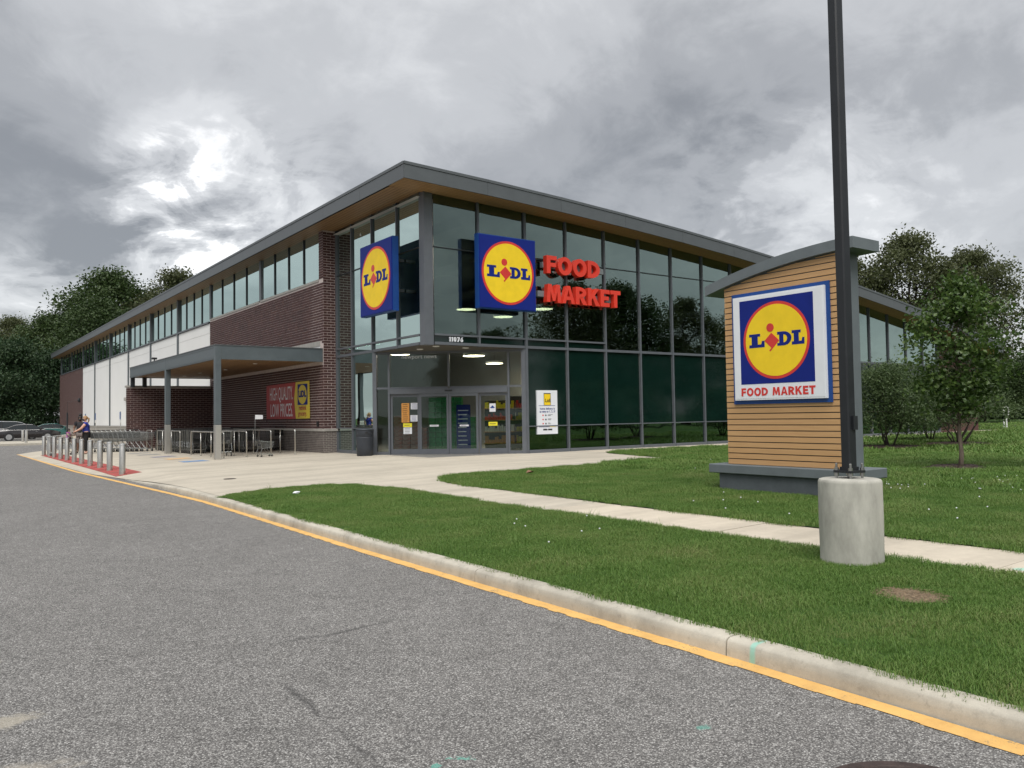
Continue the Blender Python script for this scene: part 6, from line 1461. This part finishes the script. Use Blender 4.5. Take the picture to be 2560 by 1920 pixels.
# ---- people
def skin_obj(name, V, Ed, Rd, root, mat, parent, sub=2):
    keys = list(V); idx = {k_: i for i, k_ in enumerate(keys)}
    me = bpy.data.meshes.new(name); me.from_pydata([V[k_] for k_ in keys], [(idx[a], idx[b]) for a, b in Ed], [])
    o = link(name, me, parent); sk = o.modifiers.new('skin', 'SKIN'); sk.use_smooth_shade = True; sk.branch_smoothing = .3
    for k_ in keys:
        r = Rd[k_]; d = me.skin_vertices[0].data[idx[k_]]; d.radius = r if isinstance(r, tuple) else (r, r); d.use_root = (k_ == root)
    ss = o.modifiers.new('subdiv', 'SUBSURF'); ss.levels = sub; ss.render_levels = sub; me.materials.append(mat); return o
def hand(V, Ed, Rd, s, wrist, fwd, side):
    """palm, four fingers of unequal length curled forward-down, thumb from the side of the palm"""
    w = Vector(V[wrist]); f = Vector(fwd).normalized(); sd = Vector(side).normalized(); dn = Vector((0, 0, -1))
    p = w+f*.05; kn = w+f*.085; V['palm'+s] = tuple(p); V['kn'+s] = tuple(kn); Ed += [(wrist, 'palm'+s), ('palm'+s, 'kn'+s)]; Rd['palm'+s] = (.034, .018); Rd['kn'+s] = (.036, .016)
    for i, (o_, L) in enumerate(((-.027, .060), (-.009, .070), (.009, .066), (.027, .052))):
        a = kn+sd*o_+f*.008; b = a+f*L*.5+dn*L*.25; c = b+f*L*.1+dn*L*.45
        for n_, q_ in (('a', a), ('b', b), ('c', c)): V['f%d%s%s' % (i, n_, s)] = tuple(q_); Rd['f%d%s%s' % (i, n_, s)] = .0085
        Ed += [('kn'+s, 'f%da%s' % (i, s)), ('f%da%s' % (i, s), 'f%db%s' % (i, s)), ('f%db%s' % (i, s), 'f%dc%s' % (i, s))]
    a = p+sd*(-.035 if s == 'L' else .035)*1.0; b = a+f*.03+dn*.02
    V['t1'+s] = tuple(a); V['t2'+s] = tuple(b); Rd['t1'+s] = .012; Rd['t2'+s] = .009; Ed += [('palm'+s, 't1'+s), ('t1'+s, 't2'+s)]
def person(label, loc, rz, H, skin, arms, legs, build, top_mat, leg_mat, leg_end, hair, mask=True, bun=False, tail=False, seated=False, shoes=None, sleeve=.6):
    t = thing('person', label, 'person', loc, rz); s = H/1.70; b = build
    z = (lambda v: v*s)
    V = dict(pel=(0, 0, .94), spi=(.02, 0, 1.12), che=(.03, 0, 1.29), ncb=(.035, 0, 1.42), nck=(.045, 0, 1.48), hd1=(.06, 0, 1.545), hd2=(.065, 0, 1.61), hd3=(.055, 0, 1.665))
    Rd = dict(pel=(.125*b, .11*b), spi=(.145*b, .115*b), che=(.155*b, .12*b), ncb=.07, nck=.052, hd1=(.066, .075), hd2=(.074, .09), hd3=(.055, .068))
    Ed = [('pel', 'spi'), ('spi', 'che'), ('che', 'ncb'), ('ncb', 'nck'), ('nck', 'hd1'), ('hd1', 'hd2'), ('hd2', 'hd3')]
    for sd, sg in (('L', 1), ('R', -1)):
        el, wr = arms[sd]
        V['sh'+sd] = (.03, sg*.185*(.6+.4*b), 1.385); V['el'+sd] = el; V['wr'+sd] = wr; Rd['sh'+sd] = .062*b; Rd['el'+sd] = .045*b; Rd['wr'+sd] = (.028, .024)
        Ed += [('ncb', 'sh'+sd), ('sh'+sd, 'el'+sd), ('el'+sd, 'wr'+sd)]
        fwd = Vector(wr)-Vector(el); hand(V, Ed, Rd, sd, 'wr'+sd, fwd, (0, -1, 0))
        kn, an, toe = legs[sd]
        V['hip'+sd] = (0, sg*.095*b, .88); V['kn_'+sd] = kn; V['an'+sd] = an; V['to'+sd] = toe; Rd['hip'+sd] = .095*b; Rd['kn_'+sd] = .06*b; Rd['an'+sd] = .04; Rd['to'+sd] = (.04, .028)
        Ed += [('pel', 'hip'+sd), ('hip'+sd, 'kn_'+sd), ('kn_'+sd, 'an'+sd), ('an'+sd, 'to'+sd)]
    V = {k_: tuple(c_*s for c_ in v) for k_, v in V.items()}; Rd = {k_: (tuple(c_*s for c_ in r) if isinstance(r, tuple) else r*s) for k_, r in Rd.items()}
    body = skin_obj('body', V, Ed, Rd, 'pel', skin, t, 2)
    def sub(keys, edges, grow, extra=None, er=None):
        v2 = {k_: V[k_] for k_ in keys}; r2 = {k_: (tuple(c_*grow[0]+grow[1] for c_ in Rd[k_]) if isinstance(Rd[k_], tuple) else Rd[k_]*grow[0]+grow[1]) for k_ in keys}
        if extra: v2.update(extra); r2.update(er)
        return v2, edges, r2
    ex = {}; er = {}
    for sd in 'LR':
        a_, b_ = Vector(V['sh'+sd]), Vector(V['el'+sd]); ex['sl'+sd] = tuple(a_.lerp(b_, sleeve)); er['sl'+sd] = .058*b*s+.012
    v2, e2, r2 = sub(['pel', 'spi', 'che', 'ncb', 'shL', 'shR'], [('pel', 'spi'), ('spi', 'che'), ('che', 'ncb'), ('ncb', 'shL'), ('ncb', 'shR'), ('shL', 'slL'), ('shR', 'slR')], (1.06, .012), ex, er)
    skin_obj('top', v2, e2, r2, 'spi', top_mat, t, 2)
    ex = {}; er = {}
    for sd in 'LR':
        a_, b_ = Vector(V['kn_'+sd]), Vector(V['an'+sd]); ex['le'+sd] = tuple(a_.lerp(b_, leg_end)); er['le'+sd] = .055*b*s
    v2, e2, r2 = sub(['pel', 'hipL', 'hipR', 'kn_L', 'kn_R'], [('pel', 'hipL'), ('pel', 'hipR'), ('hipL', 'kn_L'), ('hipR', 'kn_R'), ('kn_L', 'leL'), ('kn_R', 'leR')], (1.04, .012), ex, er)
    v2['pel'] = (V['pel'][0], V['pel'][1], V['pel'][2]-.03*s); r2['pel'] = (.135*b*s, .115*b*s); skin_obj('trousers', v2, e2, r2, 'pel', leg_mat, t, 2)
    for sd in 'LR':
        skin_obj('shoe', {'a': V['an'+sd][:2]+(V['an'+sd][2]-.02*s,), 'b': V['to'+sd]}, [('a', 'b')], {'a': (.05*s, .045*s), 'b': (.048*s, .036*s)}, 'a', shoes or M['black'], t, 2)
    hc = Vector(V['hd2'])
    def ell(name, c, r, mat, cut=None, par=None):
        bm = bmesh.new(); bmesh.ops.create_uvsphere(bm, u_segments=18, v_segments=12, radius=1)
        for v in bm.verts: v.co = Vector((c[0]+v.co.x*r[0], c[1]+v.co.y*r[1], c[2]+v.co.z*r[2]))
        if cut: bmesh.ops.bisect_plane(bm, geom=bm.verts[:]+bm.edges[:]+bm.faces[:], plane_co=cut[0], plane_no=cut[1], clear_outer=True)
        me = bpy.data.meshes.new(name); bm.to_mesh(me); bm.free(); me.materials.append(mat)
        for p in me.polygons: p.use_smooth = True
        return link(name, me, par or t)
    h = ell('hair', hc+Vector((-.018, 0, .03))*s, (.105*s, .092*s, .108*s), hair, (hc+Vector((.045, 0, .0))*s, (.9, 0, -.55)))
    if bun: ell('hair_bun', hc+Vector((-.02, 0, .16))*s, (.07*s, .07*s, .065*s), hair, None, h)
    if tail: MB().tube([hc+Vector((-.1, 0, .05))*s, hc+Vector((-.16, 0, .0))*s, hc+Vector((-.15, 0, -.12))*s, hc+Vector((-.12, 0, -.2))*s], [.03*s, .038*s, .03*s, .01*s], 8).build('ponytail', hair, None, True).parent = h
    if mask: ell('face_mask', hc+Vector((.03, 0, -.055))*s, (.068*s, .07*s, .062*s), M['black'], (hc+Vector((.03, 0, 0))*s, (-1, 0, .2)))
    else: ell('nose', hc+Vector((.092, 0, -.02))*s, (.014*s, .012*s, .02*s), skin)
    for sg in (1, -1):
        ell('eye', hc+Vector((.080, sg*.03, .012))*s, (.008*s, .012*s, .007*s), M['black']); ell('ear', hc+Vector((.0, sg*.082, -.01))*s, (.022*s, .01*s, .03*s), skin)
    return t
skin1 = pm('skin_light', (.58, .33, .24), .5, 0, .05, 10); skin2 = pm('skin_dark', (.16, .085, .055), .5, 0, .05, 10); skin3 = pm('skin_mid', (.30, .17, .11), .5, 0, .05, 10)
blue_top = pm('royal_blue_cloth', (.02, .035, .26), .8, 0, .12, 14); blk = pm('black_cloth', (.01, .01, .011), .85, 0, .2, 14); char = pm('charcoal_cloth', (.022, .022, .026), .85, 0, .2, 14); grs = pm('grey_cloth', (.20, .17, .16), .85, 0, .15, 14); pur = pm('pink_purple_cloth', (.42, .12, .38), .8, 0, .1, 14)
blond = pm('blond_hair', (.34, .20, .09), .6, 0, .2, 30); dark_hair = pm('black_hair', (.012, .010, .010), .6, 0, .2, 30)
zw = zp(5.75, 39.6)
stand = {'L': ((.03, .10, .50), (-.05, .105, .09), (.12, .115, .04)), 'R': ((.05, -.10, .50), (.03, -.105, .09), (.20, -.115, .04))}
person('blonde woman in a blue top and black trousers pushing a cart', (5.93, 40.78, zw), R(170), 1.68, skin1, {'L': ((.20, .24, 1.17), (.42, .20, 1.05)), 'R': ((.22, -.24, 1.15), (.43, -.18, 1.03))}, stand, 1.22, blue_top, blk, .92, blond, tail=True, shoes=pm('tan_shoe', (.35, .22, .17), .7), sleeve=.25)
person('person with a black hair bun and charcoal shirt behind the cart', (5.86, 41.95, zp(5.8, 41)), R(245), 1.70, skin2, {'L': ((.06, .27, 1.12), (.20, .20, .96)), 'R': ((.06, -.27, 1.12), (.20, -.20, .96))}, stand, 1.12, char, grs, .12, dark_hair, bun=True, sleeve=.55)
sit = {'L': ((.30, .10, .86), (.34, .11, .50), (.44, .115, .46)), 'R': ((.30, -.10, .86), (.34, -.11, .50), (.44, -.115, .46))}
person('small child in a pink top sitting in the shopping cart', (5.22, 40.96, zw+.12), R(335), 1.02, skin3, {'L': ((.10, .30, 1.25), (.22, .42, 1.2)), 'R': ((.10, -.30, 1.25), (.24, -.40, 1.2))}, sit, 1.12, pur, grs, .3, dark_hair, mask=False, sleeve=.2)
# ---- utility poles far right
for i, (px, d, h, lab, arms_) in enumerate(((2537, 135, 10.4, 'leaning brown utility pole at the far right', ((9.0, 1.4),)), (2532, 120, 7.2, 'shorter utility pole with a lamp arm and cross-bar at the far right', ((5.4, 2.2), (7.0, 1.0))), (2557, 170, 8.0, 'distant utility pole at the right picture edge', ((7.2, 2.0),)))):
    P = at(px, 1040, d); t = thing('utility_pole', lab, 'utility pole', (P.x, P.y, -.4)); top = Vector((P.x-.9 if i == 0 else P.x, P.y+.6 if i == 0 else P.y, h))
    MB().tube([(P.x, P.y, -.4), top], [.17, .12], 8).build('shaft', M['barkdark'], t)
    for z, L in arms_:
        f_ = (z+.4)/(h+.4); c_ = Vector((P.x, P.y, -.4)).lerp(top, f_); dv = Vector((_r.x, _r.y, 0)).normalized(); MB().tube([c_-dv*L*.6, c_+dv*L*.6], .06, 6).build('cross_arm', M['barkdark'], t)
        for u in (-.55, -.3, .3, .55): MB().lathe([(.05, 0), (.07, .08), (.04, .2)], c_+dv*L*u+Vector((0, 0, .05)), 6).build('insulator', M['stone'], t)
a_, b_ = at(2350, 1000, 128), at(2700, 1000, 128)
for k, (za, zb) in enumerate(((8.8, 9.4), (7.3, 7.6), (6.4, 6.6))):
    pts_ = [a_.lerp(b_, i/12) for i in range(13)]; pts_ = [Vector((p.x, p.y, za+(zb-za)*i/12-.5*math.sin(pi*i/12))) for i, p in enumerate(pts_)]
    t = thing('power_line', ['highest power line strung past the utility poles', 'middle power line strung past the utility poles', 'lowest power line strung past the utility poles'][k], 'power line', pts_[0]); MB().tube(pts_, .022, 5).build('wire', M['black'], t)
# pipes and far path on the right lawn
for i, (px, py, hh, lab) in enumerate(((2510.5, 1072, .62, 'thin white pipe standing on the far right lawn'), (2517, 1071, .78, 'white pipe with a round hoop on the far right lawn'))):
    P = gnd(px, py); t = thing('lawn_pipe', lab, 'pipe', P)
    MB().tube([P, P+Vector((0, 0, hh))], .045, 8).build('pipe', M['white'], t)
    if i:
        c_ = P+Vector((0, 0, hh+.12)); dv = Vector((_r.x, _r.y, 0)).normalized()
        MB().tube([c_+dv*.16*math.cos(2*pi*k_/16)+Vector((0, 0, .3*math.sin(2*pi*k_/16)+.15)) for k_ in range(17)], .045, 6, False).build('hoop', M['white'], t)
pa = MB(); pp = [gnd(2150, 1085), gnd(2300, 1082.5), gnd(2404, 1079.5), gnd(2500, 1077), gnd(2640, 1073)]
for a_, b_ in zip(pp, pp[1:]):
    n_ = Vector((a_.y-b_.y, b_.x-a_.x, 0)).normalized()*1.2; pa.add([a_+Vector((0, 0, .02)), b_+Vector((0, 0, .02)), b_+n_+Vector((0, 0, .02)), a_+n_+Vector((0, 0, .02))], [(0, 1, 2, 3)])
tag(pa.build('far_path', M['walk'], None, fixn=True), kind='structure')
pa = MB(); pp = [gnd(2440, 1063), gnd(2480, 1062), gnd(2545, 1060), gnd(2640, 1057)]
for a_, b_ in zip(pp, pp[1:]):
    n_ = Vector((a_.y-b_.y, b_.x-a_.x, 0)).normalized()*1.6; pa.add([a_+Vector((0, 0, .02)), b_+Vector((0, 0, .02)), b_+n_+Vector((0, 0, .02)), a_+n_+Vector((0, 0, .02))], [(0, 1, 2, 3)])
tag(pa.build('far_path', M['walk'], None, fixn=True), kind='structure')
